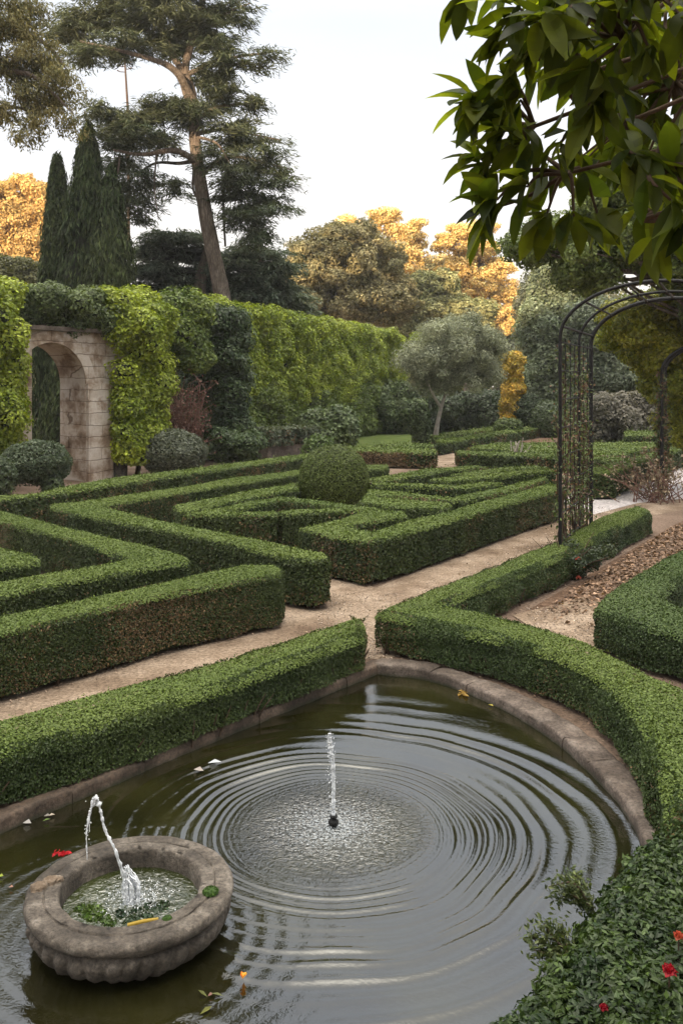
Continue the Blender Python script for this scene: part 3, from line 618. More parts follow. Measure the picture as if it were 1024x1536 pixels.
# climber masses on and around the arch (positions along the wall)
C1 = np.concatenate([face_clumps(W3, 62, 1.2, 2.75, .7, 5.3, .25, .22), face_clumps(W3, 26, 1.0, 2.9, 4.9, 5.75, -.3, .4)])
climber('climbing_vine', 'bright yellow green climber cascading right of the stone arch', C1, .48, .13, *YG, stemlines=[([W3(2.2, -.2, 0), W3(2.4, 0, 2), W3(2.2, .1, 4.5)], .09)])
C2 = np.concatenate([face_clumps(W3, 66, -4.9, -2.78, 1.9, 5.6, .35, .25), face_clumps(W3, 22, -3.4, -2.7, 1.2, 3.6, .25, .15), face_clumps(W3, 14, -4.4, -3.4, .2, 1.8, .3, .2)])
climber('climbing_vine', 'bright yellow green climber hanging over the left side of the stone arch', C2, .44, .12, *YG, stemlines=[([W3(-3.6, .1, 0), W3(-3.2, .2, 1.5), W3(-3.4, .2, 4)], .08), ([W3(-3.0, .1, 0), W3(-2.8, .2, 2.2)], .05)])
C3 = np.concatenate([face_clumps(W3, 60, -2.4, 1.4, 4.95, 5.7, -.5, .35), face_clumps(W3, 14, -.4, 1.4, 4.7, 5.2, .0, .15)])
climber('climbing_vine', 'grey green creeper growing along the top of the arch ledge', C3, .36, .11, (.07, .1, .035), (.15, .19, .07), stemlines=[([W3(-2, -.6, 4.6), W3(0, -.6, 4.9), W3(1.4, -.5, 4.9)], .05)])

# tall clipped wall of greenery
Wa, Wb = np.array((-4.9, 34.5)), np.array((4.1, 58.0)); tw = unit((Wb - Wa)[None])[0]; nw = np.array((tw[1], -tw[0])); LW = np.linalg.norm(Wb - Wa)
def T3(s, d, z): p = Wa + tw * s + nw * d; return (p[0], p[1], z)
def mk_wall(s0, s1, n, zmax=6.0, dj=.1, d0=-.25): 
    C = face_clumps(T3, n, s0, s1, .3, zmax, d0, dj); return C
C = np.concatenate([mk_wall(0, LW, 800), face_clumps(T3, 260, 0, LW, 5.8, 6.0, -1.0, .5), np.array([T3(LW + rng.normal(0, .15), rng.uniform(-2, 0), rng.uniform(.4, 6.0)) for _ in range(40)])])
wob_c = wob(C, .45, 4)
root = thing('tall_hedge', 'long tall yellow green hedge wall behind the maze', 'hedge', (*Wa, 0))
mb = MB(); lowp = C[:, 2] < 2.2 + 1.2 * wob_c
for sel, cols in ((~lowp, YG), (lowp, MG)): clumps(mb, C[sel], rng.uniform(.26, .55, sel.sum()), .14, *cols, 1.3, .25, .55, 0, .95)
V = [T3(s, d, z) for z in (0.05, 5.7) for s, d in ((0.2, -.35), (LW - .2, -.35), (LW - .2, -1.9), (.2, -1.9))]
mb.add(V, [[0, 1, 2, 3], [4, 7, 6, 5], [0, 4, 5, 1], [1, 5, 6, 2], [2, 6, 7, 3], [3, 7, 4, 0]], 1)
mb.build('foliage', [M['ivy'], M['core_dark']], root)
for s in np.arange(.4, LW, 1.1): mb = MB(); tube(mb, [T3(s, -.3, 0), T3(s + rng.normal(0, .1), -.35, 1.2)], [.09, .06], 6); mb.build('stem', M['twig'], root)
# nearer shrubby wall pieces left of it
Lk = lambda x, y, Y: P3(x, y, Y)
C = np.array([P3(rng.uniform(246, 300), rng.uniform(455, 545), 32 + rng.normal(0, .3)) for _ in range(46)])
climber('laurel_bush', 'bright leafy hedge top overhanging the bare brown shrub', C, .55, .15, (.07, .115, .018), (.16, .205, .03), cat='bush')
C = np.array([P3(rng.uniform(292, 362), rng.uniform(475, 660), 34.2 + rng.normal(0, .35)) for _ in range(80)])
climber('laurel_bush', 'dark evergreen column at the near end of the tall hedge wall', C, .55, .15, (.03, .055, .02), (.075, .11, .035), cat='bush')
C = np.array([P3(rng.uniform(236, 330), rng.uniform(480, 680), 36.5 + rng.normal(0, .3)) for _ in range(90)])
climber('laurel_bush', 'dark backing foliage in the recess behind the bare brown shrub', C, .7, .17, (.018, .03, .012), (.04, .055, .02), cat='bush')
C = np.array([P3(rng.uniform(455, 520), rng.uniform(632, 662), 40 + rng.normal(0, .4)) for _ in range(26)] + [P3(rng.uniform(560, 625), rng.uniform(585, 640), 54 + rng.normal(0, .6)) for _ in range(50)])
climber('laurel_bush', 'row of grey green shrubs at the foot of the tall hedge wall', C, .75, .19, (.06, .095, .035), (.14, .18, .065), cat='bush')
# bare brown shrub
b0 = np.array((*G(268, 700)[:1], 0, 0)); b0 = np.array([(274 - CX) / F * 30.6, 30.6, 0]); root = thing('bare_shrub', 'bare reddish brown twiggy shrub in the dark recess', 'shrub', b0)
mb = MB(); ends = []
for _ in range(70):
    a = rng.uniform(0, 2 * PI); sp = rng.uniform(.2, 1.0); hgt = rng.uniform(1.2, 3.0)
    e = b0 + np.array([sp * math.cos(a), sp * math.sin(a) * .7, hgt]); md = b0 + (e - b0) * .5 + rng.normal(0, .12, 3)
    pp, rr = limb([b0 + rng.normal(0, .08, 3) * (1, 1, 0), md, e], .03, .008, 4); tube(mb, pp, rr, 5, cap=False)
    for _k in range(7):
        s = pp[rng.integers(3, len(pp))]; e2 = s + np.array([rng.normal(0, .3), rng.normal(0, .3), rng.uniform(-.05, .5)]); tube(mb, [s, (s + e2) / 2 + rng.normal(0, .04, 3), e2], [.012, .009, .005], 4, cap=False); ends.append(e2)
mb.build('branches', M['deadtwig'], root)
mb = MB(); E = np.array(ends); E = np.concatenate([E, E + rng.normal(0, .1, E.shape)]); leaves(mb, E, rng.normal(size=E.shape), .11, .05, tints(len(E), (.11, .045, .035), (.2, .1, .07))); mb.build('dry_leaves', M['leaf'], root)
# planter hedge on a stone base
c0 = G(385, 676), G(466, 668); a0, a1 = np.array((-3.1, 34.0)), np.array((-1.25, 36.5))
tb = unit((a1 - a0)[None])[0]; nb = np.array((tb[1], -tb[0]))
hd = hedge('grey green clipped hedge on a low stone base before the tall hedge wall', np.array([a0 + nb * .5, a1 + nb * .5, a1 - nb * .6, a0 - nb * .6]), 1.25, leaf=.13, top=((.07, .09, .05), (.13, .15, .085)), side=((.06, .08, .045), (.12, .14, .08)), brown=.15, bump=.07, zb=.55, group=None, mat='ivy')
mb = MB(); V = [(*(a0 + nb * .42), z) if k == 0 else (*(a1 + nb * .42), z) if k == 1 else (*(a1 - nb * .5), z) if k == 2 else (*(a0 - nb * .5), z) for z in (0, .62) for k in range(4)]
mb.add(V, [[0, 1, 2, 3], [4, 7, 6, 5], [0, 4, 5, 1], [1, 5, 6, 2], [2, 6, 7, 3], [3, 7, 4, 0]]); pb = mb.build('stone_base', M['kerbstone'], hd, loc=hd.location); pb.location = (0, 0, 0)
C = np.array([P3(rng.uniform(325, 385), rng.uniform(655, 690), 32.5 + rng.normal(0, .5)) for _ in range(30)])
climber('ground_shrub', 'low loose shrubs between the silvery bush and the stone based hedge', C, .35, .12, (.04, .07, .025), (.1, .14, .05), cat='shrub')

# ================================================================== TREES
# cypress pair
def cypress(label, cx, top, base_y, half, Y, zb=0):
    k = Y / F; root = thing('cypress_tree', label, 'tree', ((cx - CX) * k, Y, 0), 'cypresses behind the arch'); zt = EYE - (top - HZ) * k; rw = half * k
    mb = MB(); n = 260; C = []; R = []
    for i in range(n):
        t = rng.random(); rad = rw * (1 - t ** 1.7) ** .8 * (.9 + .1 * math.sin(t * 20)); a = rng.uniform(0, 2 * PI); C.append(((cx - CX) * k + rad * math.cos(a) * .86, Y + rad * math.sin(a) * .86, .2 + t * (zt - .3))); R.append(.32 + .35 * (1 - t))
    d = np.array(C)
    nn = 34000; idx = rng.integers(0, n, nn); P = d[idx] + sphere_dirs(nn) * (np.array(R)[idx] * rng.uniform(.5, 1.1, nn))[:, None] * np.array((.75, .75, 1.9))
    out = P - np.array([(cx - CX) * k, Y, 0]); out[:, 2] = .2
    leaves(mb, P, unit(out) + rng.normal(0, .4, (nn, 3)), .34, .085, tints(nn, (.03, .047, .018), (.085, .105, .04), .3, .5 + .4 * wob(P, .8, 2)), D=np.tile((0, 0, 1.), (nn, 1)) + rng.normal(0, .18, (nn, 3)))
    V = []; seg = 14; lev = 12
    for j in range(lev):
        t = j / (lev - 1); rad = rw * .72 * (1 - t ** 1.7) ** .8 + .02
        for i in range(seg): V.append(((cx - CX) * k + rad * math.cos(i / seg * 2 * PI), Y + rad * math.sin(i / seg * 2 * PI), .1 + t * (zt - .6)))
    mb.add(V, np.array([[j * seg + i, j * seg + (i + 1) % seg, (j + 1) * seg + (i + 1) % seg, (j + 1) * seg + i] for j in range(lev - 1) for i in range(seg)]), 1)
    mb.build('crown', [M['needle'], M['core_dark']], root)
    tb = MB(); tube(tb, [((cx - CX) * k, Y, 0), ((cx - CX) * k, Y, zt * .6)], [.25, .1], 8); tb.build('trunk', M['bark'], root)
cypress('tall dark column cypress with a broad skirt left of the leaning cedar', 132, 196, 445, 70, 40)
cypress('stout dark cypress rising beside the tallest one, slightly lower', 166, 262, 445, 58, 39)
cypress('slim pointed cypress at the left side of the cypress group', 87, 240, 445, 40, 41)

# the leaning cedar
def needles(mb, pads, Y, n, c1, c2, L=.42, W=.055, droop=.45):
    """flat tiers of needle sprays: (cx,cy,rx,ry[,dy])"""
    k = Y / F; tot = sum(p[2] ** 1.2 * max(p[3], 9) ** .8 for p in pads)
    for p in pads:
        dy = p[4] if len(p) > 4 else 0; m = int(n * p[2] ** 1.2 * max(p[3], 9) ** .8 / tot)
        c = P3(p[0], p[1], Y + dy); rx, rz = p[2] * k, p[3] * k; ryy = max(rx * .85, .8)
        # tufts: a pad is made of overlapping fan-shaped branchlets
        nt_ = max(6, m // 60); a = rng.uniform(0, 2 * PI, nt_); rr = np.sqrt(rng.random(nt_))
        tc = np.c_[np.cos(a) * rr * rx, np.sin(a) * rr * ryy, rng.uniform(-.7, .7, nt_) * rz * np.sqrt(1 - rr ** 2 * .8) - .25 * rr ** 2 * rz]
        idx = rng.integers(0, nt_, m)
        rad = np.c_[np.cos(a), np.sin(a), np.zeros(nt_)][idx]
        along = rng.uniform(-.6, .6, (m, 1)); lat = rng.normal(0, .16, (m, 3))
        P = c + tc[idx] + rad * along + lat * np.array((1, 1, .5)); P[:, 2] -= droop * .5 * np.maximum(along[:, 0], 0) + np.abs(rng.normal(0, .12, m)) * droop
        D = rad + np.array([0, 0, -droop]) + rng.normal(0, .45, (m, 3)); N = np.array([0, 0, 1.]) + rng.normal(0, .45, (m, 3)) + rad * .3
        leaves(mb, P, N, L * rng.uniform(.6, 1.3, m), W * rng.uniform(.8, 1.4, m), tints(m, c1, c2, .28, .5 + .3 * wob(P, .9, 2)), D=D)
YC = 42; k = YC / F
tp = [P3(x, y, YC) for x, y in ((352, 640), (345, 520), (335, 450), (318, 370), (305, 300), (293, 215), (287, 140), (278, 100), (300, 20), (310, -60), (300, -240))]; tp[0][2] = 0
root = thing('cedar_tree', 'tall leaning cedar with flat tiered boughs against the sky', 'tree', (tp[0][0], YC, 0))
tb = MB(); pth = smooth_path(tp, 6); tube(tb, pth, np.interp(np.arange(len(pth)), [0, 18, 30, 42, 60], [.43, .35, .28, .19, .08]), 14, wobble=.03)
LB = [([(290, 150, 0), (262, 105, -1), (215, 85, -1.5), (120, 62, -2)], .22, .05), ([(283, 120, 0), (240, 60, 1), (190, 30, 1), (130, 22, 0)], .16, .04), ([(291, 175, 0), (276, 138, .3), (266, 95, .3), (250, 50, 0)], .13, .04),
      ([(301, 245, 0), (262, 226, -1), (215, 232, -1.5), (170, 225, -2)], .17, .05), ([(302, 240, 0), (270, 245, .5), (230, 246, 1), (190, 275, 1)], .12, .03), ([(295, 205, 0), (325, 215, -1), (345, 245, -1)], .08, .03),
      ([(292, 180, 0), (330, 160, .6), (390, 155, 1)], .14, .03), ([(285, 110, 0), (330, 90, -1), (410, 78, -1)], .13, .03), ([(296, 200, 0), (340, 195, 1), (420, 210, 1.5)], .12, .03), ([(302, 260, 0), (350, 235, 1), (440, 255, 1)], .15, .03),
      ([(290, 60, 0), (340, 20, 0), (375, 5, 0)], .1, .03), ([(308, 310, 0), (290, 285, .4), (292, 240, .6)], .06, .05), ([(235, 230, -1), (232, 280, -1), (238, 330, -1)], .05, .02), ([(180, 235, -1), (175, 280, -1), (172, 320, -1)], .05, .02), ([(340, 250, 1), (335, 300, 1), (338, 370, 1)], .09, .05)]
tro = tb.build('trunk', M['bark'], root)
for lp, r0, r1 in LB: pp, rr = limb(np.array([P3(x, y, YC + dy) for x, y, dy in lp]), r0, r1); lb = MB(); tube(lb, pp, rr, 7, wobble=.05); lb.build('limb', M['bark'], tro)
pads = [(240, 12, 80, 22), (335, 8, 45, 14, .5), (150, 20, 55, 18), (105, 40, 38, 22, -1), (190, 66, 62, 12, -1.5), (135, 75, 35, 14, -2), (260, 55, 45, 18, 1), (320, 55, 45, 16), (345, 92, 40, 12, -1), (395, 80, 28, 6, -1), (310, 112, 34, 16, 1),
        (335, 150, 34, 8, .6), (385, 150, 26, 6, 1), (345, 130, 26, 10), (150, 160, 22, 20, -2), (175, 172, 45, 16, -1), (225, 165, 40, 16, 0), (262, 150, 44, 12, -1), (290, 165, 40, 20, -1), (205, 195, 38, 20, -2), (165, 205, 22, 26, -1.5),
        (235, 205, 30, 14), (180, 240, 40, 12, 1), (215, 265, 40, 11, -1), (265, 275, 30, 9, 1), (180, 285, 30, 14), (215, 305, 22, 16), (345, 215, 42, 12, 1), (395, 208, 40, 8, 1.5), (340, 245, 42, 14, 0), (395, 240, 42, 12, 1), (425, 262, 26, 9, 1),
        (365, 275, 50, 18, 0), (405, 300, 34, 14, 1), (365, 315, 36, 22, 1), (385, 345, 30, 18, .5), (340, 190, 28, 10, -1), (300, 30, 30, 18, -1), (205, 325, 20, 14), (370, 175, 20, 16, .5), (358, 195, 20, 12, 0)]
mb = MB(); pads += [(p[0] + rng.uniform(-12, 12), p[1] + rng.uniform(6, 16), p[2] * .8, p[3] * 1.1, rng.normal(0, 1)) for p in pads if p[2] > 24]
pads += [(x, y, 70, 26, rng.normal(0, 1.2)) for x, y in ((250, -30), (330, -40), (170, -20), (290, -80), (220, -90), (350, -110), (280, -140), (240, -170), (320, -190), (280, -230))]
needles(mb, pads, YC, 115000, (.052, .074, .042), (.135, .15, .088), L=.38, W=.052, droop=.6); mb.build('crown', M['needle'], root)

# dark lower conifers behind the hedge
def conifer(label, Y, cx, pads, n, c1, c2, trunkpts, tr=.3):
    tp = np.array([P3(x, y, Y) for x, y in trunkpts]); tp[0][2] = 0; root = thing('conifer_tree', label, 'tree', (tp[0][0], Y, 0), 'dark conifers behind the tall hedge')
    tb = MB(); pp, rr = limb(tp, tr, tr * .4); tube(tb, pp, rr, 9, wobble=.04); tb.build('trunk', M['bark'], root)
    mb = MB(); needles(mb, pads, Y, n, c1, c2, .42, .075, .5)
    for p in pads: mb.add(P3(p[0], p[1] + 3, Y + 1.0) + ICO2[0] * np.array([p[2] * Y / F * .75, 1.2, p[3] * Y / F * .6]), ICO2[1], 1)
    mb.build('crown', [M['needle'], M['core_dark']], root)
conifer('spreading blue green conifer with a leaning trunk left of the cedar', 45, 300, [(270, 355, 50, 14), (245, 378, 52, 16, 1), (300, 380, 36, 16, 1), (225, 405, 40, 18), (275, 410, 50, 20, 1), (240, 435, 55, 20, 1), (300, 440, 35, 18, 1.5), (215, 445, 30, 18), (310, 415, 30, 18, 1.5), (318, 395, 22, 14, 1)], 26000, (.08, .11, .08), (.18, .21, .15), [(296, 560), (299, 450), (308, 390), (318, 350)], .42)
conifer('dense blue green conifer right of the cedar trunk', 46, 400, [(385, 378, 50, 14), (360, 395, 40, 14, -1), (415, 400, 38, 16), (385, 420, 62, 18), (355, 440, 36, 18, -1), (410, 445, 55, 20), (440, 465, 30, 16), (375, 465, 50, 18), (350, 418, 28, 18, .5)], 27000, (.08, .11, .076), (.18, .21, .145), [(392, 560), (392, 470), (390, 360)], .35)

BG = 'trees beyond the garden'
tree('olive_tree', 'silver grey olive tree with a thin pale trunk on the far lawn', 'tree', 43, [(651, 672), (655, 640), (661, 612), (668, 590)], .14, [(680, 520, 68, 48), (640, 545, 42, 36), (715, 545, 42, 40), (670, 575, 48, 20), (700, 495, 40, 22), (735, 520, 24, 30)], .5, 210, .15, (.2, .22, .15), (.4, .42, .3), limbs=[([(661, 612, 0), (648, 590, -.4), (635, 560, -.6)], .09, .03), ([(667, 590, 0), (690, 560, .3), (715, 535, .4)], .08, .03), ([(668, 590, 0), (668, 555, 0), (672, 510, 0)], .07, .03)], mat='needle', bark='paletwig', cover=.6, flat=.9, W=.3, depth=1.7, autolimb=False, shell=.2, inner=.2)
tree('yellow_column', 'clipped column of yellow autumn foliage beside the olive tree', 'tree', 52, [(768, 656), (768, 560)], .15, [(768, 542, 13, 14), (769, 560, 14, 18), (768, 580, 14, 20), (766, 600, 14, 20), (766, 620, 12, 20), (768, 635, 11, 14)], .27, 300, .17, (.3, .26, .03), (.62, .38, .05), cover=1.5, depth=.7, autolimb=False)
tree('yellow_bush', 'glowing yellow bush seen beneath the olive tree', 'bush', 60, [(660, 650), (660, 620)], .1, [(655, 608, 28, 14)], .5, 26, .2, (.5, .33, .02), (.75, .45, .04), cover=1.4, autolimb=False)
C = np.array([P3(rng.uniform(625, 765), rng.uniform(598, 645), 55 + rng.normal(0, .7)) for _ in range(110)])
climber('laurel_bush', 'dark loose hedge of shrubs behind the olive trunk', C, .8, .2, (.03, .048, .022), (.075, .1, .045), cat='bush')
tree('shade_tree', 'broad olive brown shade tree above the middle of the tall hedge', 'tree', 66, [(492, 590), (490, 480), (480, 440)], .3, [(510, 385, 70, 45), (470, 400, 45, 50), (560, 400, 55, 45), (500, 440, 70, 40), (570, 445, 55, 40), (520, 355, 50, 22), (450, 440, 30, 40)], .75, 420, .25, (.19, .18, .09), (.42, .36, .19), limbs=[([(490, 480, 0), (475, 455, 0), (460, 420, 0)], .2, .06), ([(490, 480, 0), (510, 450, 0), (535, 420, 0)], .2, .06)], group=BG, mat='needle', cover=1.0)
tree('pine_tree', 'tall open crowned pine catching gold light in the middle distance', 'tree', 88, [(598, 600), (600, 480), (596, 400), (580, 330)], .4, [(578, 325, 22, 20), (600, 350, 20, 18), (560, 345, 14, 14), (620, 360, 20, 16), (600, 380, 34, 18), (575, 400, 40, 18), (612, 410, 34, 20), (590, 435, 44, 20), (625, 335, 10, 9), (518, 335, 22, 9), (545, 360, 14, 12)], .62, 420, .3, (.44, .32, .11), (.9, .66, .3), group=BG, mat='needle', cover=.85, flat=.55, shell=.25)  # low sun's gold is also put into the leaf colour
tree('pine_tree', 'wide golden lit tree left of the overhanging leaves', 'tree', 92, [(700, 600), (704, 480), (700, 400), (695, 350)], .45, [(690, 350, 28, 15), (720, 345, 22, 12), (665, 365, 16, 14), (705, 375, 40, 16), (735, 372, 18, 12), (690, 400, 40, 18), (735, 405, 36, 18), (670, 425, 34, 18), (720, 435, 50, 20), (760, 435, 26, 18), (765, 465, 24, 18), (735, 468, 30, 16), (770, 490, 20, 16), (745, 490, 24, 12)], .66, 560, .3, (.46, .32, .11), (.9, .66, .28), group=BG, mat='needle', cover=.85, flat=.55, shell=.25)  # leaf colour carries the golden sunlight as well
tree('shade_tree', 'dull green tree between the golden trees and the olive tree', 'tree', 75, [(650, 600), (650, 500)], .3, [(650, 430, 42, 24), (640, 465, 52, 26), (700, 470, 44, 22), (690, 505, 50, 26), (620, 500, 40, 30)], .7, 360, .27, (.17, .19, .085), (.38, .36, .17), group=BG, mat='needle', cover=1.1)
tree('sunlit_tree', 'orange sunlit tree at the far left edge', 'tree', 80, [(-30, 600), (-10, 450), (10, 380)], .4, [(25, 300, 50, 32), (60, 310, 22, 34), (10, 350, 50, 40), (50, 355, 28, 40), (-40, 330, 50, 60), (30, 385, 40, 24), (48, 275, 14, 12), (-10, 290, 30, 20)], .75, 420, .28, (.42, .3, .11), (.82, .56, .22), group=BG, mat='needle', cover=1.0)  # orange sunlight painted into the leaf colour
tree('shade_tree', 'green brown scrub tree below the orange sunlit tree', 'tree', 50, [(30, 640), (30, 450)], .25, [(25, 410, 45, 20), (55, 425, 30, 22), (-5, 425, 35, 24), (30, 445, 50, 20)], .7, 110, .2, (.09, .1, .03), (.18, .17, .06), group=BG, cover=1.2)
tree('eucalyptus_tree', 'loose grey green tree with drooping sprays at the top left corner', 'tree', 30, [(-260, 710), (-240, 400), (-180, 150), (-120, 0)], .4, [(20, 40, 45, 32), (60, 90, 42, 30), (15, 100, 40, 34), (90, 140, 28, 28), (45, 150, 40, 24), (10, 175, 24, 18), (60, 190, 30, 14), (100, 185, 22, 16), (-40, 60, 60, 60), (30, 8, 50, 20), (95, 120, 24, 12), (45, 215, 14, 7), (-60, 150, 50, 50)], .42, 300, .17, (.12, .125, .06), (.27, .23, .1), limbs=[([(-180, 150, 0), (-60, 120, 0), (40, 110, -.3), (110, 170, -.5)], .2, .02), ([(-140, 40, 0), (-40, 30, .4), (60, 60, .5), (105, 110, .6)], .18, .02), ([(-200, 200, 0), (-60, 190, 0), (20, 160, 0), (70, 190, 0)], .14, .02), ([(-60, 120, 0), (0, 160, .3), (50, 200, .3)], .08, .01)], mat='needle', cover=.27, W=.3, D=(0.2, 0, -1), depth=1.4, autolimb=False, inner=.1, flat=.8, shell=.1)
# right-hand mass
DK = ((.028, .045, .022), (.07, .092, .045))
tree('evergreen_tree', 'tall grey green evergreen behind the rose arch', 'tree', 60, [(830, 640), (830, 480), (825, 380)], .35, [(835, 420, 30, 40), (815, 490, 26, 50), (835, 500, 36, 60), (815, 570, 40, 50), (850, 440, 34, 40), (860, 580, 40, 50), (800, 570, 14, 40), (825, 385, 22, 20)], .9, 330, .24, (.1, .13, .07), (.22, .26, .15), group=BG, mat='ivy', cover=1.3, core=.6)
tree('evergreen_tree', 'dark dense evergreen behind the right end of the garden', 'tree', 55, [(930, 640), (930, 450)], .35, [(910, 560, 40, 50), (960, 570, 40, 50), (900, 500, 40, 50), (1000, 580, 40, 50), (940, 610, 60, 20), (890, 610, 40, 25), (985, 520, 40, 50)], .9, 320, .22, (.075, .10, .06), (.17, .2, .12), group=BG, mat='ivy', cover=1.3, core=.6)
tree('evergreen_tree', 'leafy small leaved tree hanging over the top of the rose arch', 'tree', 24, [(1120, 744), (1110, 500), (1060, 350)], .25, [(900, 380, 60, 40), (960, 360, 60, 50), (850, 395, 22, 22), (1010, 400, 40, 50), (880, 420, 36, 20), (790, 368, 26, 18), (830, 350, 40, 26), (930, 320, 60, 40), (1000, 320, 50, 50), (1060, 420, 50, 70), (980, 260, 50, 40), (1050, 220, 60, 60), (920, 285, 36, 22), (1090, 130, 70, 60)], .42, 400, .115, (.08, .115, .03), (.21, .26, .07), group=BG, mat='ivy', cover=1.2, depth=1.6, limbs=[([(1090, 420, 0), (1000, 390, 0), (900, 390, 0), (800, 370, 0)], .12, .02)])
tree('maple_tree', 'yellow green tree whose foliage hangs inside the rose arch at the right edge', 'tree', 26, [(1060, 730), (1065, 560), (1040, 480)], .25, [(960, 480, 42, 30), (1000, 470, 40, 36), (985, 520, 34, 26), (1015, 530, 40, 40), (940, 500, 20, 14), (1000, 570, 28, 26), (965, 540, 20, 14), (1030, 600, 20, 40), (1020, 640, 16, 20)], .42, 230, .12, (.15, .19, .018), (.36, .34, .035), group=BG, mat='ivy', cover=1.2, depth=1.5)
tree('evergreen_tree', 'shadowy tall tree filling the gap left of the rose arch', 'tree', 78, [(800, 610), (800, 430)], .35, [(808, 450, 22, 40), (815, 510, 24, 60), (790, 560, 18, 40)], 1.2, 150, .32, (.075, .09, .05), (.16, .17, .1), group=BG, cover=1.2, core=.5)
C = np.array([P3(rng.uniform(880, 1010), rng.uniform(600, 650), 47 + rng.normal(0, .8)) for _ in range(80)]); 
climber('scrub_bush', 'grey pinkish scrub along the back of the far bed', C, .65, .19, (.085, .08, .055), (.17, .15, .115), cat='bush')
# far wood
mb = MB(); C = np.array([(x, 125 + rng.normal(0, 4), rng.uniform(.6, 1) * rng.uniform(2, 18)) for x in np.repeat(np.arange(-95, 100, 2.2), 5)])
clumps(mb, C, rng.uniform(1.8, 3.2, len(C)), .75, (.06, .075, .03), (.13, .13, .055), 1.0, .3, .4, 0, .9)
kind(mb.build('far_wood', M['ivy']), 'stuff')
tree('shade_tree', 'pale golden olive tree filling between the pine and the wide golden tree', 'tree', 100, [(640, 600), (642, 480), (640, 400)], .35, [(640, 400, 34, 20), (610, 430, 40, 26), (660, 440, 44, 28), (640, 470, 60, 30), (590, 460, 40, 30), (720, 470, 60, 30), (680, 400, 26, 14)], .85, 420, .36, (.3, .26, .11), (.74, .56, .27), group=BG, mat='needle', cover=.9, flat=.6, shell=.25)
# thin flower stalk against the sky
b = P3(190, 165, 62); root = thing('flower_stalk', 'thin bare agave stalk standing against the sky left of the cedar', 'plant', (b[0], 62, 0))
mb = MB(); tube(mb, [(b[0] + .25, 62, 0), (b[0] + .1, 62, b[2]), P3(186, 66, 62)], [.14, .09, .05], 7)
for y, s in ((95, 1), (104, 1), (108, -1), (100, -1)): q0 = P3(187, y, 62); tube(mb, [q0, q0 + np.array([s * .3, 0, .02]), q0 + np.array([s * .5, 0, .12])], [.03, .03, .05], 5)
mb.build('stalk', M['twig'], root)

# ================================================================== ROSE ARCHES
ax = unit(np.array([[.41, .91]]))[0]; px_ = np.array((ax[1], -ax[0]))
def rose_arch(label, base, feet, w, zsp, rise, rads, span_full=True, group='iron arches over the leaf strewn path'):
    root = thing('iron_arch', label, 'arch', (*base, 0), group)
    hoops = []
    for f, rd in zip(feet, rads):
        b = base + ax * f; pts = [(*b, 0), (*b, zsp * .5)] + [(*(b + px_ * (w / 2) * (1 - math.cos(a))), zsp + rise * math.sin(a)) for a in np.linspace(0, PI, 31)] + [(*(b + px_ * w), zsp * .5), (*(b + px_ * w), 0)]
        mb = MB(); tube(mb, pts, rd, 8); mb.build('hoop', M['iron'], root); hoops.append(np.array(pts))
    for i in (4, 9, 14, 17, 20, 25, 30):
        mb = MB(); tube(mb, [hoops[0][i], hoops[-1][i]], .018, 6); mb.build('crossbar', M['iron'], root)
    for z in np.arange(.5, zsp, .45):
        for s in (0, w): mb = MB(); tube(mb, [(*(base + ax * feet[0] + px_ * s), z), (*(base + ax * feet[-1] + px_ * s), z)], .012, 5); mb.build('crossbar', M['iron'], root)
    return root, hoops
ab = np.array((3.42, 14.1))
ra, hoops = rose_arch('near black iron arch with three hoops wrapped in thin climbing stems', ab, (0, 1.75, 3.05), 2.9, 3.72, .82, (.028, .024, .038))
fb = np.array((8.75, 24.4)); rb, hoops_b = rose_arch('far smaller looking iron arch at the right edge of the picture', fb, (-.9, 0.), 2.9, 3.3, .8, (.045, .055))
def vine(label, base, f0, f1, ztop, nst, leafcol, dens, L=.07, brown=.35):
    root = thing('climbing_rose', label, 'climber', (*(base + ax * (f0 + f1) / 2), 0), 'roses trained up the iron arches'); sb = MB(); P = []
    for i in range(nst):
        f = rng.uniform(f0, f1); zt = ztop * rng.uniform(.55, 1.02); pts = []
        ph = rng.uniform(0, 6.28)
        for z in np.linspace(0, zt, 12): 
            pts.append((*(base + ax * (f + .10 * math.sin(z * 2.1 + ph) + .04 * rng.normal()) + px_ * (.04 * rng.normal() - .02)), z))
        pp = smooth_path(pts, 3); tube(sb, pp, np.linspace(.018, .006, len(pp)), 5, cap=False)
        m = int(dens * zt); j = rng.integers(2, len(pp), m); P.append(pp[j] + rng.normal(0, .07, (m, 3)))
    sb.build('stem', M['twig'], root); P = np.concatenate(P); t = tints(len(P), *leafcol, .3); bm = rng.random((len(P), 1)) < brown; t = np.where(bm, np.array((.16, .09, .055)) * np.exp(rng.normal(0, .3, (len(P), 1))), t)
    mb = MB(); leaves(mb, P, rng.normal(size=P.shape) + np.array((0, -.5, .6)), L * rng.uniform(.6, 1.2, len(P)), L * .55, t, D=np.tile((0, 0, -1.), (len(P), 1)) + rng.normal(0, .8, P.shape)); mb.build('foliage', M['ivy'], root)
    return root
for f_ in (.45, .9, 1.3, 2.2, 2.65):
    b_ = ab + ax * f_; mb = MB(); tube(mb, [(*b_, 0), (*b_, 1.9), (*b_, 3.72)], .009, 5); mb.build('upright_rod', M['iron'], ra)
v1 = vine('thin leafy rose stems climbing the left side of the near iron arch', ab, -.1, 2.7, 3.6, 26, ((.05, .075, .02), (.12, .155, .05)), 44, .062, .2)
v2 = vine('dry looking rose stems on the legs of the far iron arch', fb, -1.1, .1, 3.2, 10, ((.04, .06, .02), (.1, .12, .045)), 85, .11)
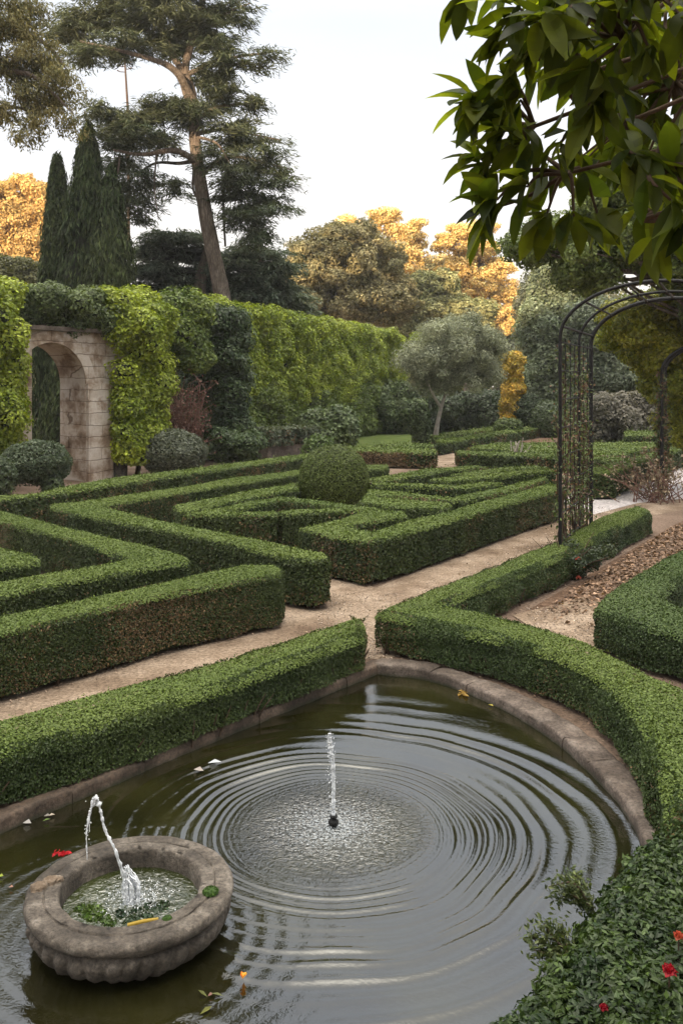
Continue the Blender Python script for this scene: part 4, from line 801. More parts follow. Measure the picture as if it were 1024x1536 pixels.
def bloom(P, r, col, parent=None, name='bloom', n=14, loc=None):
    mb = MB(); P = np.asarray(P, float)
    for i in range(n):
        a = i * 2.4; rr = r * (.25 + .75 * i / n); q = P + np.array([math.cos(a) * rr * .55, math.sin(a) * rr * .55, -r * .45 * (i / n) ** 1.5])
        leaves(mb, q[None], np.array([[math.cos(a) * (.3 + i / n), math.sin(a) * (.3 + i / n), 1.0 - .5 * i / n]]), r * (.7 + .5 * i / n), r * (.7 + .5 * i / n), tints(1, col, col, .15), fold=.35)
    o = mb.build(name, M['petal'], parent); return o
# rose bush at the arch foot
b = np.array((*(ab + np.array((.0, -.25))), 0)); root = thing('rose_bush', 'dark rose bush with pinkish red blooms at the foot of the near iron arch', 'rose bush', b)
C = b + np.c_[rng.normal(.12, .26, 20), rng.normal(0, .2, 20), rng.uniform(.08, .45, 20)]
mb = MB(); clumps(mb, C, .12, .05, (.022, .036, .014), (.06, .08, .03), .9); mb.build('foliage', M['ivy'], root)
mb = MB()
for _ in range(16): e = b + np.array([rng.normal(.1, .35), rng.normal(0, .25), rng.uniform(.3, .7)]); tube(mb, [b + rng.normal(0, .06, 3) * (1, 1, 0), (b + e) / 2 + rng.normal(0, .05, 3), e], [.012, .01, .005], 5)
mb.build('stem', M['twig'], root)
for x, y, Yd, cl in ((822, 835, 13.6, (.5, .10, .09)), (816, 846, 13.5, (.5, .06, .1)), (866, 836, 13.7, (.5, .09, .06)), (872, 848, 13.6, (.5, .18, .08)), (867, 865, 13.4, (.45, .1, .06)), (835, 876, 13.4, (.45, .14, .1))): bloom(P3(x, y, Yd), .05, cl, root)
# dry shrub beyond, by the far arch
b = np.array((*G(985, 752), 0)); root = thing('dry_rose_bush', 'straggly pale pink dry rose bush by the far iron arch', 'shrub', b); mb = MB(); E = []
for _ in range(60):
    e = b + np.array([rng.normal(0, .75), rng.normal(0, .6), rng.uniform(.3, 1.3)]); s = b + np.array([rng.normal(0, .3), rng.normal(0, .3), 0]); pp = smooth_path([s, (s + e) / 2 + rng.normal(0, .12, 3), e], 4); tube(mb, pp, np.linspace(.014, .005, len(pp)), 4, cap=False); E.append(pp[4:])
mb.build('stem', M['deadtwig'], root); E = np.concatenate(E); E = np.repeat(E[::2], 5, 0); E = E + rng.normal(0, .07, E.shape)
mb = MB(); leaves(mb, E, rng.normal(size=E.shape) + (0, 0, .6), .085, .06, tints(len(E), (.13, .1, .055), (.3, .23, .16), .3)); mb.build('dry_leaves', M['leaf'], root)
b = np.array((*G(775, 697), 0)); root = thing('dry_plant', 'small pale dried flower stems in the bed beyond the maze', 'plant', b); mb = MB()
for _ in range(14): e = b + np.array([rng.normal(0, .22), rng.normal(0, .2), rng.uniform(.4, 1.0)]); tube(mb, [b, (b + e) / 2 + rng.normal(0, .05, 3), e], [.02, .014, .02], 4)
mb.build('stem', M['paletwig'], root)

# leaf litter on the bed
LP = ccw(np.array([(2.5, 11.6), (3.2, 10.4), (8.0, 15.8), (10.4, 21.0), (8.8, 21.2), (6.8, 18.6)])); lo, hi = LP.min(0), LP.max(0)
p = lo + rng.random((52000, 2)) * (hi - lo); p = p[inpoly(p, LP)]; dens = np.clip((p[:, 1] - 11.2) / 2.2, .08, 1); p = p[rng.random(len(p)) < dens]
mb = MB(); q = np.c_[p, .022 + .012 * rng.random(len(p))]; leaves(mb, q, np.array((0, 0, 1.)) + rng.normal(0, .35, q.shape), rng.uniform(.05, .1, len(q)), rng.uniform(.03, .06, len(q)), tints(len(q), (.09, .05, .03), (.3, .19, .12), .35)); kind(mb.build('leaf_litter', M['leaf']), 'stuff')
# scattered dead leaves and grit on the sandy path
p = np.concatenate([np.array(G(rng.uniform(0, 840), 1060 - 0.0 + 0))[None] * 0 + np.array((s, 6.9 + s * 1.15 + 2.6 + rng.normal(0, .55)))[None] for s in rng.uniform(-3.4, .4, 320)] + [np.array((1.2 + u * 4.6, 12.0 + u * 8.2))[None] + rng.normal(0, .35, (1, 2)) for u in rng.random(320)])
p = np.concatenate([p] + LITTER)
p = p[~inpoly(p, inset(pool, -.27))]
mb = MB(); q = np.c_[p, np.full(len(p), .018)]; leaves(mb, q, np.array((0, 0, 1.)) + rng.normal(0, .3, q.shape), rng.uniform(.02, .045, len(q)), rng.uniform(.015, .03, len(q)), tints(len(q), (.1, .06, .04), (.34, .24, .17), .3)); kind(mb.build('fallen_leaves', M['leaf']), 'stuff')

p = np.concatenate([np.c_[(s_ := rng.uniform(-3.6, .5, 5000)), 9.5 + s_ * 1.15 + rng.normal(0, .5, 5000)], np.c_[1.2 + (u_ := rng.random(6000)) * 5.2, 12.0 + u_ * 8.6 + rng.normal(0, .7, 6000)], np.c_[rng.uniform(-.3, .8, 1500), rng.uniform(9.6, 12.8, 1500)], np.c_[rng.uniform(2.4, 3.6, 900), rng.uniform(10.2, 12, 900)]])
p = p[~inpoly(p, inset(pool, -.27))]
mb = MB(); q = np.c_[p, np.full(len(p), .016)]; leaves(mb, q, np.array((0, 0, 1.)) + rng.normal(0, .5, q.shape), rng.uniform(.012, .03, len(q)), rng.uniform(.01, .024, len(q)), tints(len(q), (.12, .085, .06), (.46, .37, .3), .3)); kind(mb.build('grit', M['leaf']), 'stuff')
# ================================================================== FOUNTAIN
bc3 = np.array((bx, by, -.06)); root = thing('fountain_bowl', 'round carved stone fountain bowl standing in the pool', 'fountain', bc3)
def lathe(mb, prof, seg, lobes=None, mi=0):
    V = []; k = len(prof)
    for i in range(seg):
        a = i / seg * 2 * PI
        for j, (r, z) in enumerate(prof):
            rr = r + (lobes(a, j, r, z) if lobes else 0); V.append((bx + 1.04 * rr * math.cos(a), by + 1.04 * rr * math.sin(a), z))
    mb.add(V, np.array([[i * k + j, ((i + 1) % seg) * k + j, ((i + 1) % seg) * k + j + 1, i * k + j + 1] for i in range(seg) for j in range(k - 1)]), mi, smooth=True)
zr = .205
rimp = [(.352, .02), (.360, zr - .06), (.366, zr - .02), (.371, zr - .006), (.38, zr), (.383, zr), (.436, zr + .003), (.440, zr + .002), (.443, zr - .008), (.449, zr - .008), (.452, zr - .001), (.456, zr), (.520, zr - .002), (.532, zr - .006), (.541, zr - .016), (.545, zr - .03), (.545, zr - .042), (.538, zr - .056), (.527, zr - .062), (.524, zr - .07), (.500, zr - .078), (.485, zr - .082)]
mb = MB(); lathe(mb, rimp, 120, lambda a, j, r, z: .004 * math.sin(a * 7 + j) * math.sin(a * 3.3 + 1) + .0025 * math.sin(a * 19 + j * 2)); mb.build('rim', M['bowl'], root)
bodyp = [(.483, zr - .08), (.500, zr - .086), (.518, zr - .10), (.526, zr - .12), (.524, zr - .145), (.512, zr - .175), (.49, zr - .205), (.462, zr - .23), (.42, zr - .245), (.405, zr - .25), (.395, zr - .262), (.385, -.09), (.38, -.3)]
NL = 36
mb = MB(); lathe(mb, bodyp, NL * 12, lambda a, j, r, z: (.023 * abs(math.sin(a * NL / 2 + .22 * j + .5 * math.sin(a * 5))) ** .6 - .018 + .004 * math.sin(a * 47 + j * 2) * math.sin(a * 29) + .007 * math.sin(a * 11) * math.sin(a * 17 + j)) * (1 if 2 <= j <= 7 else .15)); mb.build('basin', M['bowl'], root)
# crusted carving on the left of the rim
mb = MB(); v, f = ICO3
for cx_, cy_, cz_, s in ((-.50, -.03, .19, .055), (-.455, .02, .205, .045), (-.51, -.06, .13, .05), (-.50, -.1, .16, .04), (-.42, .035, .208, .03), (-.505, -.05, .08, .04)):
    vv = v * s * (1 + .28 * wob(v * 3 + cx_ * 9, 1.4, 1)[:, None]); vv[:, 2] *= .7; mb.add(np.array((bx + cx_, by + cy_, cz_)) + vv, f, smooth=True)
mb.build('carved_crust', M['lichen'], root)
# water inside
M['bowlwater'] = mat_water('churned_bowl_water', (bx + .0, by + .02, .1), inner=.3, base=(.022, .028, .006), still=.3, foam_r=.12)
mb = MB(); n_r, n_a = 26, 90; V = [(bx, by, .1)]
for i in range(1, n_r + 1):
    for j in range(n_a):
        a = j / n_a * 2 * PI; rr = .384 * i / n_r; q = np.array([[bx + rr * math.cos(a), by + rr * math.sin(a), 0]]); dd = math.hypot(q[0, 0] - bx, q[0, 1] - by - .02)
        V.append((q[0, 0], q[0, 1], .1 + .004 * math.sin(dd * 90) * math.exp(-dd * 5) + .005 * float(wob(q, 14, 1)[0]) * math.exp(-dd * 3)))
fs = [[0, 1 + j, 1 + (j + 1) % n_a] for j in range(n_a)] + [[1 + (i - 1) * n_a + j, 1 + i * n_a + j, 1 + i * n_a + (j + 1) % n_a, 1 + (i - 1) * n_a + (j + 1) % n_a] for i in range(1, n_r) for j in range(n_a)]
mb.add(V, fs, smooth=True); kind(mb.build('fountain_water', M['bowlwater']), 'structure')
def drops(mb, P, r):
    for q, s in zip(P, np.broadcast_to(r, (len(P),))): mb.add(q + ICO1V * s * np.array((1, 1, rng.uniform(.9, 1.8))), ICO1F, smooth=True)
def stream(mb, pts, r0, r1, lump=.35, seg=9):
    p = smooth_path(pts, 14); n = len(p); rad = np.linspace(r0, r1, n) * (1 + lump * np.array([math.sin(i * 1.1) * math.sin(i * .37 + 1) for i in range(n)]) + .22 * rng.normal(size=n)); p = p + rng.normal(0, r0 * .18, p.shape); tube(mb, p, np.maximum(rad, .0018), seg, wobble=.14)
# jet of the bowl: rises and falls in two threads
apex = P3(143, 1200, 5.0); root = thing('water_jet', 'arching water jet splashing into the carved fountain bowl', 'water jet', (bx, by, .1))
mb = MB(); l1 = P3(131, 1290, 4.95); l2 = np.array((bx + .0, by + .02, .11))
stream(mb, [apex + (-.012, 0, -.02), apex + (0, 0, .012), apex + (.02, 0, -.02)], .014, .012, .2)
mb.build('crest', M['jet'], root); mb = MB()
stream(mb, [apex + (-.015, 0, -.03), P3(134, 1222, 4.98), P3(130, 1250, 4.96), l1], .005, .0025, .7)
for _ in range(2): stream(mb, [apex + (-.015, 0, -.03) + rng.normal(0, .003, 3), P3(134, 1222, 4.98) + rng.normal(0, .004, 3), P3(130, 1250, 4.96) + rng.normal(0, .005, 3)], .003, .0018, .7, 6)
mb.build('falling_thread', M['jet'], root); mb = MB()
stream(mb, [apex + (.02, 0, -.02), P3(153, 1222, 5.0), P3(158, 1245, 5.0), P3(172, 1272, 5.0), l2 + (-.03, 0, .1)], .0055, .006, .6)
for _ in range(3): stream(mb, [apex + (.02, 0, -.02) + rng.normal(0, .003, 3), P3(153, 1222, 5.0) + rng.normal(0, .004, 3), P3(158, 1245, 5.0) + rng.normal(0, .004, 3), P3(172, 1272, 5.0) + rng.normal(0, .005, 3), l2 + (-.03, 0, .1) + rng.normal(0, .006, 3)], .0035, .003, .7, 6)
mb.build('falling_thread', M['jet'], root); mb = MB()
for _ in range(26):
    a = rng.uniform(0, 6.28); s = l2 + np.array([.035 * math.cos(a), .03 * math.sin(a), -.015]); stream(mb, [s, s + np.array([.01 * math.cos(a) - .006, 0, rng.uniform(.05, .12)]), l2 + np.array([-.028 + .012 * rng.normal(), .008 * rng.normal(), rng.uniform(.12, .19)])], .0065, .0025, .45, 6)
mb.build('splash', M['jet'], root); mb = MB()
drops(mb, np.concatenate([l2 + np.c_[rng.normal(.04, .09, 240), rng.normal(0, .07, 240), np.abs(rng.normal(0, .035, 240))], P3(131, 1240, 4.96) + rng.normal(0, .012, (14, 3)) * (1, 1, 5)]), rng.uniform(.0012, .0045, 254))
kind(mb.build('spray', M['jet'], root), 'stuff')
# tall jet
j0 = np.array((JET[0], JET[1], -.06)); root = thing('water_jet', 'tall upright water jet in the middle of the rings of ripples', 'water jet', j0)
mb = MB()
for _ in range(7):
    o1, o2 = rng.normal(0, .006, 2), rng.normal(0, .010, 2); zt_ = rng.uniform(.48, .63)
    stream(mb, [j0 + (0, 0, .08), j0 + (o1[0], o1[1], .22), j0 + (-.006 + o2[0], o2[1], .42), j0 + (-.024 + o2[0], o2[1], zt_)], .0085, .0055, .45, 7)
mb.build('rising_column', M['jet'], root); mb = MB()
for _ in range(4): c_ = j0 + np.array([-.03 + .008 * rng.normal(), .006 * rng.normal(), 0]); stream(mb, [c_ + (.008, 0, .54), c_ + (0, 0, .60), c_ + (-.006 + .01 * rng.normal(), 0, .645)], .008, .005, .5, 7)
mb.build('crest', M['jet'], root); mb = MB()
zz_ = rng.uniform(.1, .66, 150); drops(mb, j0 + np.c_[-.03 * zz_ + rng.normal(0, .009 + .016 * zz_), rng.normal(0, .014, 150), zz_], rng.uniform(.0015, .0045, 150))
drops(mb, j0 + np.c_[rng.normal(0, .15, 220), rng.normal(0, .15, 220), np.abs(rng.normal(0, .022, 220))], rng.uniform(.001, .0032, 220))
kind(mb.build('spray', M['jet'], root), 'stuff')
mb = MB(); seg = 20; prof = [(0, -.05), (.012, -.02), (.016, 0), (.03, .014), (.037, .03), (.034, .045), (.022, .054), (.02, .062), (.027, .068), (.027, .08), (.014, .082), (0, .082)]
V = [(j0[0] + r * math.cos(i / seg * 2 * PI), j0[1] + r * math.sin(i / seg * 2 * PI), j0[2] + z) for i in range(seg) for r, z in prof]; kk = len(prof)
mb.add(V, np.array([[i * kk + j, ((i + 1) % seg) * kk + j, ((i + 1) % seg) * kk + j + 1, i * kk + j + 1] for i in range(seg) for j in range(kk - 1)]), smooth=True)
tag(mb.build('fountain_nozzle', M['iron'], loc=j0), 'black urn shaped nozzle under the tall water jet', 'nozzle')
# things on the rim and in the bowl
def tuft(label, P, r, name='moss_tuft'):
    P = np.asarray(P); mb = MB(); v, f = ICO2; mb.add(P + v * r * np.array((1, 1, .4)), f, 1, smooth=True); n = 420; d = sphere_dirs(n); d[:, 2] = np.abs(d[:, 2]); leaves(mb, P + d * r * np.array((1.05, 1.05, .55)), d + rng.normal(0, .4, d.shape), r * .32, r * .13, tints(n, (.025, .06, .01), (.08, .15, .025))); tag(mb.build(name, [M['leaf'], M['moss']], loc=P), label, 'moss')
def onrim(x, y, z): g = G(x, y, z); return np.array((g[0], g[1], z))
tuft('round green moss tuft on the right side of the fountain rim', onrim(316, 1338, .21), .042)
tuft('small dark moss tuft on the front inner edge of the fountain rim', onrim(251, 1378, .205), .024)
q = onrim(90, 1286, -.02); 
mb = MB(); rim_q = onrim(92, 1284, .19)
for i in range(26):
    a = rng.uniform(0, 6.28); rr = rng.uniform(0, .045); leaves(mb, (rim_q + np.array([math.cos(a) * rr * 1.2, math.sin(a) * rr * .7, rng.uniform(0, .02)]))[None], rng.normal(size=(1, 3)) + (0, 0, 1.2), .032, .022, tints(1, (.38, .006, .012), (.6, .02, .03), .2), fold=.3)
tag(mb.build('red_flower', M['petal'], loc=rim_q), 'ragged dark red flower at the back left of the fountain rim', 'flower')
mb = MB(); C = np.array([onrim(x, y, .105) for x, y in ((135, 1365), (128, 1372), (142, 1360), (150, 1368), (138, 1376), (155, 1378), (165, 1384), (120, 1362))]); clumps(mb, C, .035, .03, (.04, .075, .012), (.10, .15, .03), 1.2, flat=.3); tag(mb.build('water_weed', M['ivy'], loc=C.mean(0)), 'bright green weed floating at the left in the fountain bowl', 'weed')
mb = MB(); C = np.array([onrim(x, y, .10) for x, y in ((180, 1372), (205, 1366), (225, 1360), (245, 1358), (195, 1382), (220, 1375), (235, 1366), (212, 1378))]); clumps(mb, C, .04, .026, (.012, .03, .012), (.04, .065, .03), 1.2, flat=.3); tag(mb.build('water_weed', M['ivy'], loc=C.mean(0)), 'dark weed under the splash in the fountain bowl', 'weed')
mb = MB(); q0, q1 = onrim(192, 1388, .112), onrim(238, 1379, .135); tube(mb, [q0, (q0 + q1) / 2 + (0, 0, .004), q1], [.011, .012, .010], 8, tint=(.42, .28, .04)); tag(mb.build('bamboo_stick', M['petal'], loc=q0), 'short yellow stick lying at the front of the fountain bowl', 'stick')
# floating bits
def floater(name, label, cat, x, y, parts, group=None, z=-.052):
    c = np.array((*G(x, y, z), z)); mb = MB()
    for dx_, dy_, L_, W_, ang, col in parts:
        n_ = 1; leaves(mb, (c + np.array((dx_, dy_, .004 + .004 * rng.random())))[None], np.array([[rng.normal(0, .15), rng.normal(0, .15), 1.]]), L_, W_, tints(1, col, col, .1), D=np.array([[math.cos(ang), math.sin(ang), 0.]]), fold=.25)
    return tag(mb.build(name, M['petal'], loc=c), label, cat, group)
FG = 'leaves and petals floating on the pool'
floater('floating_bud', 'single orange bud floating right of the fountain bowl', 'bud', 365, 1464, [(0, 0, .06, .03, 1.5, (.8, .28, .03)), (.006, -.004, .05, .025, 1.3, (.75, .42, .05)), (-.006, 0, .05, .02, 1.8, (.7, .2, .02))], FG, -.03)
floater('floating_leaf', 'brownish pair of leaves floating near the bottom edge', 'leaf', 316, 1494, [(-.04, .01, .06, .02, 2.8, (.12, .13, .03)), (.03, 0, .07, .022, .1, (.14, .15, .04)), (0, 0, .03, .02, .5, (.3, .14, .12))], FG)
floater('floating_leaf', 'slim olive leaf floating at the very bottom of the pool', 'leaf', 309, 1517, [(0, 0, .08, .024, .9, (.17, .17, .04))], FG)
floater('floating_leaves', 'cluster of yellow brown leaves floating by the curved kerb', 'leaf', 699, 1040, [(rng.normal(0, .06), rng.normal(0, .045), .07, .04, rng.uniform(0, 6), (.28, .17, .03)) for _ in range(16)], FG)
floater('floating_leaves', 'smaller cluster of yellow green leaves floating by the curved kerb', 'leaf', 756, 1056, [(rng.normal(0, .05), rng.normal(0, .03), .06, .035, rng.uniform(0, 6), (.33, .27, .03)) for _ in range(9)], FG)
floater('floating_petal', 'pale round petal floating near the straight kerb at the left', 'petal', 41, 1236, [(0, 0, .06, .055, 0, (.4, .38, .36))], FG)
floater('floating_petal', 'cream petal pair floating beside the green leaf at the left', 'petal', 78, 1224, [(0, 0, .05, .035, .6, (.45, .38, .3)), (-.03, -.01, .05, .03, 0, (.35, .32, .28))], FG)
floater('floating_leaf', 'small green leaf floating near the straight kerb at the left', 'leaf', 70, 1231, [(0, 0, .055, .02, .3, (.12, .2, .04))], FG)
floater('floating_petal', 'white petal floating above the left edge of the ripples', 'petal', 322, 1145, [(0, 0, .11, .06, .3, (.55, .57, .6))], FG)
floater('floating_petal', 'beige petal floating just left of the white one above the ripples', 'petal', 298, 1156, [(0, 0, .08, .06, 0, (.42, .36, .32))], FG)
floater('floating_leaf', 'tiny pinkish scrap floating at the left of the fountain bowl', 'leaf', 17, 1332, [(0, 0, .03, .025, 0, (.4, .2, .14))], FG)
floater('floating_leaf', 'tiny yellow green scrap floating at the left edge of the pool', 'leaf', 2, 1315, [(0, 0, .03, .025, 0, (.3, .36, .05))], FG)

# sprigs and roses of the near shrub
def sprig(label, base, tips):
    root = thing('leafy_sprig', label, 'sprig', base); sb = MB(); mb = MB()
    for tp_ in tips:
        p = smooth_path([base, (np.asarray(base) + tp_) / 2 + rng.normal(0, .03, 3), tp_], 8); tube(sb, p, np.linspace(.008, .002, len(p)), 5); u_ = rng.random(170) ** .7; j = (u_ * (len(p) - 1)).astype(int); P = p[j] + rng.normal(0, .022, (170, 3)) * (.6 + .8 * u_[:, None]); leaves(mb, P, rng.normal(size=P.shape) + (0, 0, .7), .036, .015, tints(170, (.03, .05, .014), (.12, .14, .045), .3), D=np.tile(unit((np.asarray(tp_) - base)[None])[0], (170, 1)) + rng.normal(0, .6, (170, 3)))
    sb.build('stem', M['twig'], root); mb.build('foliage', M['ivy'], root)
bs = np.array((1.30, 4.72, .25)); sprig('upper leafy sprig reaching from the near shrub over the water', bs, [P3(x, y, d) for x, y, d in ((822, 1330, 4.75), (850, 1320, 4.85), (860, 1312, 4.9), (880, 1345, 4.8), (835, 1350, 4.7))])
bs = np.array((1.12, 4.40, .2)); sprig('lower leafy sprig hanging from the near shrub over the water', bs, [P3(x, y, d) for x, y, d in ((795, 1400, 4.4), (815, 1385, 4.45), (835, 1392, 4.5), (800, 1425, 4.35), (825, 1440, 4.3))])
def rose(label, x, y, Y, r, col): 
    P = P3(x, y, Y); root = thing('red_rose', label, 'rose', P, 'roses in the near shrub'); bloom(P, r, col, root, n=22)
    mb = MB(); tube(mb, [P - (0, 0, .12), P - (0, 0, .01)], .004, 5); mb.build('stem', M['twig'], root)
rose('full red rose blooming in the near shrub at the right edge', 1003, 1451, 3.80, .034, (.32, .004, .012))
rose('small deep red rose low in the near shrub', 905, 1508, 3.68, .02, (.28, .004, .012))
rose('faded orange red rose at the right edge above the full red one', 1017, 1400, 4.0, .026, (.45, .07, .03))
rose('small rusty red bloom on the curved hedge top', 976, 1073, 7.05, .03, (.4, .07, .02))

# ================================================================== OVERHANGING BROAD LEAVED TREE (upper right)
base = np.array((3.3, 2.2, 0)); root = thing('magnolia_tree', 'near broad leaved tree hanging its big glossy leaves into the top right corner', 'tree', base)
trk = smooth_path([base, (3.25, 2.2, 1.8), (3.1, 2.35, 3.4), (2.9, 2.6, 4.8), (2.7, 2.8, 6.0)], 6); tb = MB(); tube(tb, trk, np.linspace(.16, .07, len(trk)), 12, wobble=.03); tro = tb.build('trunk', M['twig'], root); limbs_ = []; tb = MB()
LEAF = np.array([(0, 0, 0), (.12, .42, .05), (.3, .86, .08), (.5, 1, .07), (.7, .84, .03), (.88, .42, -.03), (1, 0, -.08)])
def big_leaf(mb, P, D, N, L, W, tint, curl):
    D = D / np.linalg.norm(D); N = N - D * N.dot(D); N /= np.linalg.norm(N) + 1e-9; B = np.cross(N, D); V = []
    for t, w, z in LEAF:
        m = P + D * L * t + N * L * (-curl * t * t)
        V += [m, m + B * W * .5 * w + N * W * .22 * w, m - B * W * .5 * w + N * W * .22 * w]
    f = []
    for i in range(len(LEAF) - 1): a = 3 * i; b = a + 3; f += [[a, b, b + 1, a + 1], [a, a + 2, b + 2, b]]
    mb.add(np.array(V), f, 0, np.clip(np.asarray(tint) * np.exp(rng.normal(0, .10, (len(f), 1))), 0, .9), True)
mbL = MB()
def whorl(c, d, n, L0, drop=.55):
    d = d / np.linalg.norm(d)
    u = np.cross(d, (0, 0, 1.)); u /= np.linalg.norm(u) + 1e-9; w = np.cross(u, d); a0 = rng.uniform(0, 6.28)
    for i in range(n):
        a = a0 + i * 2 * PI / n + rng.normal(0, .25); sp = rng.uniform(.5, 1.15)
        D = d * rng.uniform(.25, .9) + (u * math.cos(a) + w * math.sin(a)) * sp + np.array((0, 0, -drop * rng.uniform(.4, 1.2)))
        N = np.array((0, 0, 1.)) + rng.normal(0, .35, 3) + d * .3; L = L0 * rng.uniform(.65, 1.15)
        col = tints(1, (.028, .046, .008), (.10, .125, .016), .35)[0]; big_leaf(mbL, c + rng.normal(0, .012, 3), D, N, L, L * rng.uniform(.3, .43), col, rng.uniform(.03, .42))
edge = [(728, 165, 3.0), (738, 245, 3.1), (742, 312, 3.0), (800, 75, 2.8), (780, 150, 2.9), (790, 215, 2.9), (790, 280, 2.9), (775, 8, 2.7), (705, -10, 2.9), (840, 40, 2.6), (765, 195, 3.0), (712, 150, 3.0), (720, 240, 3.1), (770, 120, 2.9), (755, 55, 2.8), (745, 300, 3.0), (820, 320, 3.0)]
tips = [P3(x, y, d) for x, y, d in edge]
PG = np.array([(780, -30), (820, 60), (790, 140), (800, 250), (770, 300), (860, 310), (930, 260), (1000, 300), (1100, 420), (1100, -60)], float)
n = 0
while n < 78:
    q = rng.uniform((760, -60), (1100, 430)); 
    if inpoly(q[None], PG)[0]: tips.append(P3(q[0], q[1], rng.uniform(2.5, 3.9))); n += 1
for x, y, d in ((1005, 300, 2.5), (985, 350, 2.8), (1035, 330, 2.5), (960, 315, 2.9), (860, 325, 2.9), (895, 320, 3.0)): tips.append(P3(x, y, d))
mains = [trk[len(trk) // 2 + 2], trk[len(trk) * 2 // 3], trk[-4]]
hubs = []
for x, y, d, s in ((900, 200, 2.9, 1), (850, 120, 2.8, 1), (930, 60, 2.7, 2), (850, 260, 3.0, 0), (980, 250, 2.6, 0), (1010, 120, 3.2, 1), (880, 10, 2.9, 2), (800, 190, 3.0, 1), (960, 330, 2.7, 0)):
    hb = P3(x, y, d); hubs.append(hb); s0 = mains[s]; md = (s0 + hb) / 2 + np.array((0, 0, .12)); pp, rr = limb([s0, md, hb], .013, .007); lb = MB(); tube(lb, pp, rr, 7); limbs_.append(lb)
hubs = np.array(hubs)
for ti, tpt in enumerate(tips):
    hi_ = int(np.argmin(np.linalg.norm(hubs - tpt, axis=1))); hb = hubs[hi_]; tb = limbs_[hi_]; md = (hb + tpt) / 2 + rng.normal(0, .03, 3) + (0, 0, .03); pp, rr = limb([hb, md, tpt], .010, .004, 4); tube(tb, pp, rr, 5, cap=False)
    d = tpt - md; e_ = ti < len(edge); whorl(tpt, (np.array((-1., -.1, -.1)) if e_ else d + (0, 0, -.02)), 9 if e_ else rng.integers(6, 10), .165 if e_ else .155, .35 if e_ else .55)
    if rng.random() < .6: whorl(pp[len(pp) // 2], d, 4, .15)
[lb.build('limb', M['twig'], tro) for lb in limbs_]; C = np.c_[rng.uniform(.6, 4.5, 80), rng.uniform(-2, 1.0, 80), rng.uniform(5.6, 8.2, 80)]; C = C[(C[:, 2] > 3.6 + .62 * C[:, 1])]; clumps(mbL, C, .4, .17, (.022, .036, .007), (.08, .10, .013), .8, .3, .4, 0, .8, W=.38)  # overhead clumps out of view, added to shade the near hedges
mbL.build('foliage', M['magnolia'], root)

HAZE = .0005
if HAZE:
    m, nt, N, L = newmat('pale_evening_air'); pv = node(nt, 'ShaderNodeVolumePrincipled'); pv.inputs['Density'].default_value = HAZE; pv.inputs['Color'].default_value = (.93, .92, .9, 1); pv.inputs['Anisotropy'].default_value = .2
    o = node(nt, 'ShaderNodeOutputMaterial'); L.new(pv.outputs[0], o.inputs['Volume'])
    mb = MB(); V = [(x, y, z) for z in (-1.2, 46) for x, y in ((-401, -86), (401, -86), (401, 701), (-401, 701))]
    mb.add(V, [[0, 3, 2, 1], [4, 5, 6, 7], [0, 1, 5, 4], [1, 2, 6, 5], [2, 3, 7, 6], [3, 0, 4, 7]]); kind(mb.build('haze', m), 'stuff')
# ================================================================== LIGHT, SKY, CAMERA
EL, AZ = math.radians(12), math.radians(-22)                 # sun low behind the viewer, a little to the left
sd = Vector((math.sin(AZ) * math.cos(EL), -math.cos(AZ) * math.cos(EL), math.sin(EL)))
sun = bpy.data.lights.new('sun', 'SUN'); sun.energy = 5.0; sun.angle = math.radians(.5); sun.color = (1, .76, .5)
so = bpy.data.objects.new('sun', sun); COL.objects.link(so); so.rotation_euler = (-sd).to_track_quat('-Z', 'Y').to_euler(); so.location = (0, 0, 60)
w = bpy.data.worlds.new('World'); S.world = w; w.use_nodes = True; nt = w.node_tree; nt.nodes.clear(); L = nt.links
sky = node(nt, 'ShaderNodeTexSky', sky_type='NISHITA', sun_disc=False, sun_elevation=EL, sun_rotation=math.atan2(sd.x, sd.y)); sky.dust_density = 3; sky.air_density = 1.2
b1 = node(nt, 'ShaderNodeBackground', Strength=.12); L.new(sky.outputs[0], b1.inputs[0])
tc = node(nt, 'ShaderNodeTexCoord'); sx = node(nt, 'ShaderNodeSeparateXYZ'); L.new(tc.outputs['Generated'], sx.inputs[0])
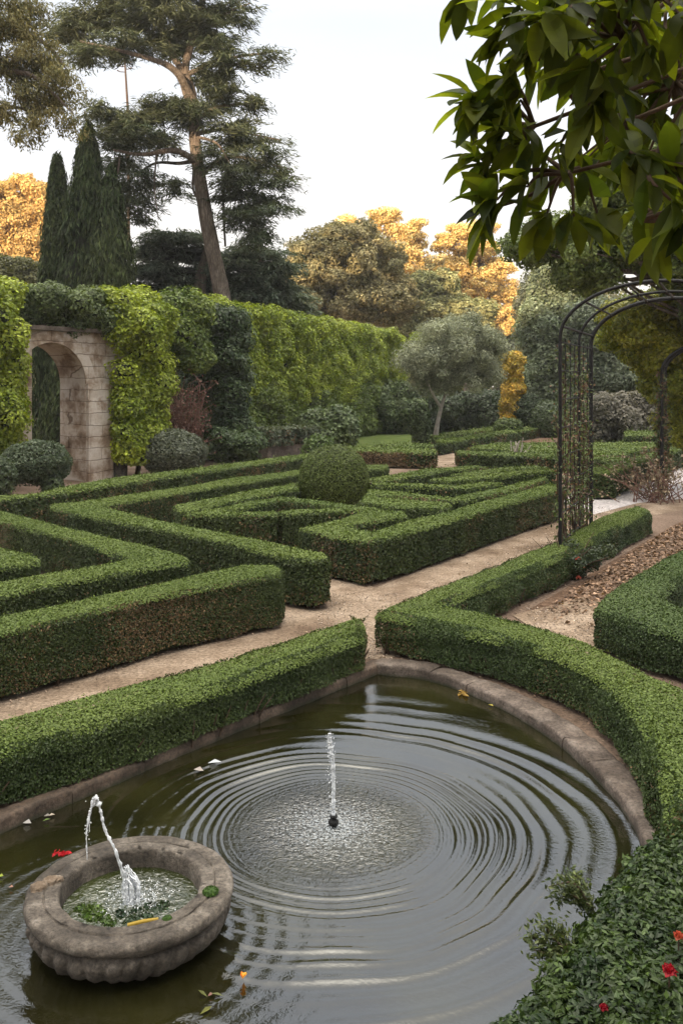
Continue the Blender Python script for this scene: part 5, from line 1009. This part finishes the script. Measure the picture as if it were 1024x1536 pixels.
rp = ramp(nt, [(0, (1, .92, .82)), (.12, (1, .95, .9)), (.25, (.97, .97, 1)), (.45, (.84, .9, 1.0)), (.65, (.9, .93, 1)), (.85, (1, .95, .85))]); L.new(sx.outputs[2], rp.inputs[0])
g_ = lambda v: (v / 7,) * 3
rs = ramp(nt, [(0, g_(.72)), (.2, g_(.64)), (.37, g_(.585)), (.5, g_(.84)), (.62, g_(.72)), (.76, g_(.95)), (.88, g_(2.6)), (1, g_(5.6))]); L.new(sx.outputs[2], rs.inputs[0])
mr = node(nt, 'ShaderNodeMath', operation='MULTIPLY'); mr.inputs[1].default_value = 7; L.new(rs.outputs[0], mr.inputs[0])
b2 = node(nt, 'ShaderNodeBackground'); L.new(rp.outputs[0], b2.inputs[0]); L.new(mr.outputs[0], b2.inputs[1])
nz = node(nt, 'ShaderNodeTexNoise', Scale=2.2, Detail=6, Roughness=.55); mp = node(nt, 'ShaderNodeMapping'); mp.inputs['Scale'].default_value = (1, 1, 3.2); L.new(tc.outputs['Generated'], mp.inputs[0]); L.new(mp.outputs[0], nz.inputs['Vector'])
rf = ramp(nt, [(.3, (.78, .78, .78)), (.65, (.96, .96, .96))]); L.new(nz.outputs['Fac'], rf.inputs[0])
mx = node(nt, 'ShaderNodeMixShader'); L.new(rf.outputs[0], mx.inputs[0]); L.new(b1.outputs[0], mx.inputs[1]); L.new(b2.outputs[0], mx.inputs[2])
ow = node(nt, 'ShaderNodeOutputWorld'); L.new(mx.outputs[0], ow.inputs[0])
S.view_settings.view_transform = 'Standard'; S.view_settings.look = 'None'; S.view_settings.exposure = .95; S.view_settings.gamma = 1
cam = bpy.data.cameras.new('camera'); co = bpy.data.objects.new('camera', cam); COL.objects.link(co); co.location = (0, 0, EYE); co.rotation_euler = (PI / 2, 0, 0)
cam.sensor_fit = 'VERTICAL'; cam.sensor_height = 36; cam.sensor_width = 24; cam.lens = F / 1536 * 36; cam.shift_y = -(768 - HZ) / 1536; cam.clip_start = .05; cam.clip_end = 2000
S.camera = co
S.cycles.max_bounces = 6; S.cycles.diffuse_bounces = 3; S.cycles.glossy_bounces = 3; S.cycles.transmission_bounces = 5; S.cycles.transparent_max_bounces = 4; S.cycles.use_denoising = True
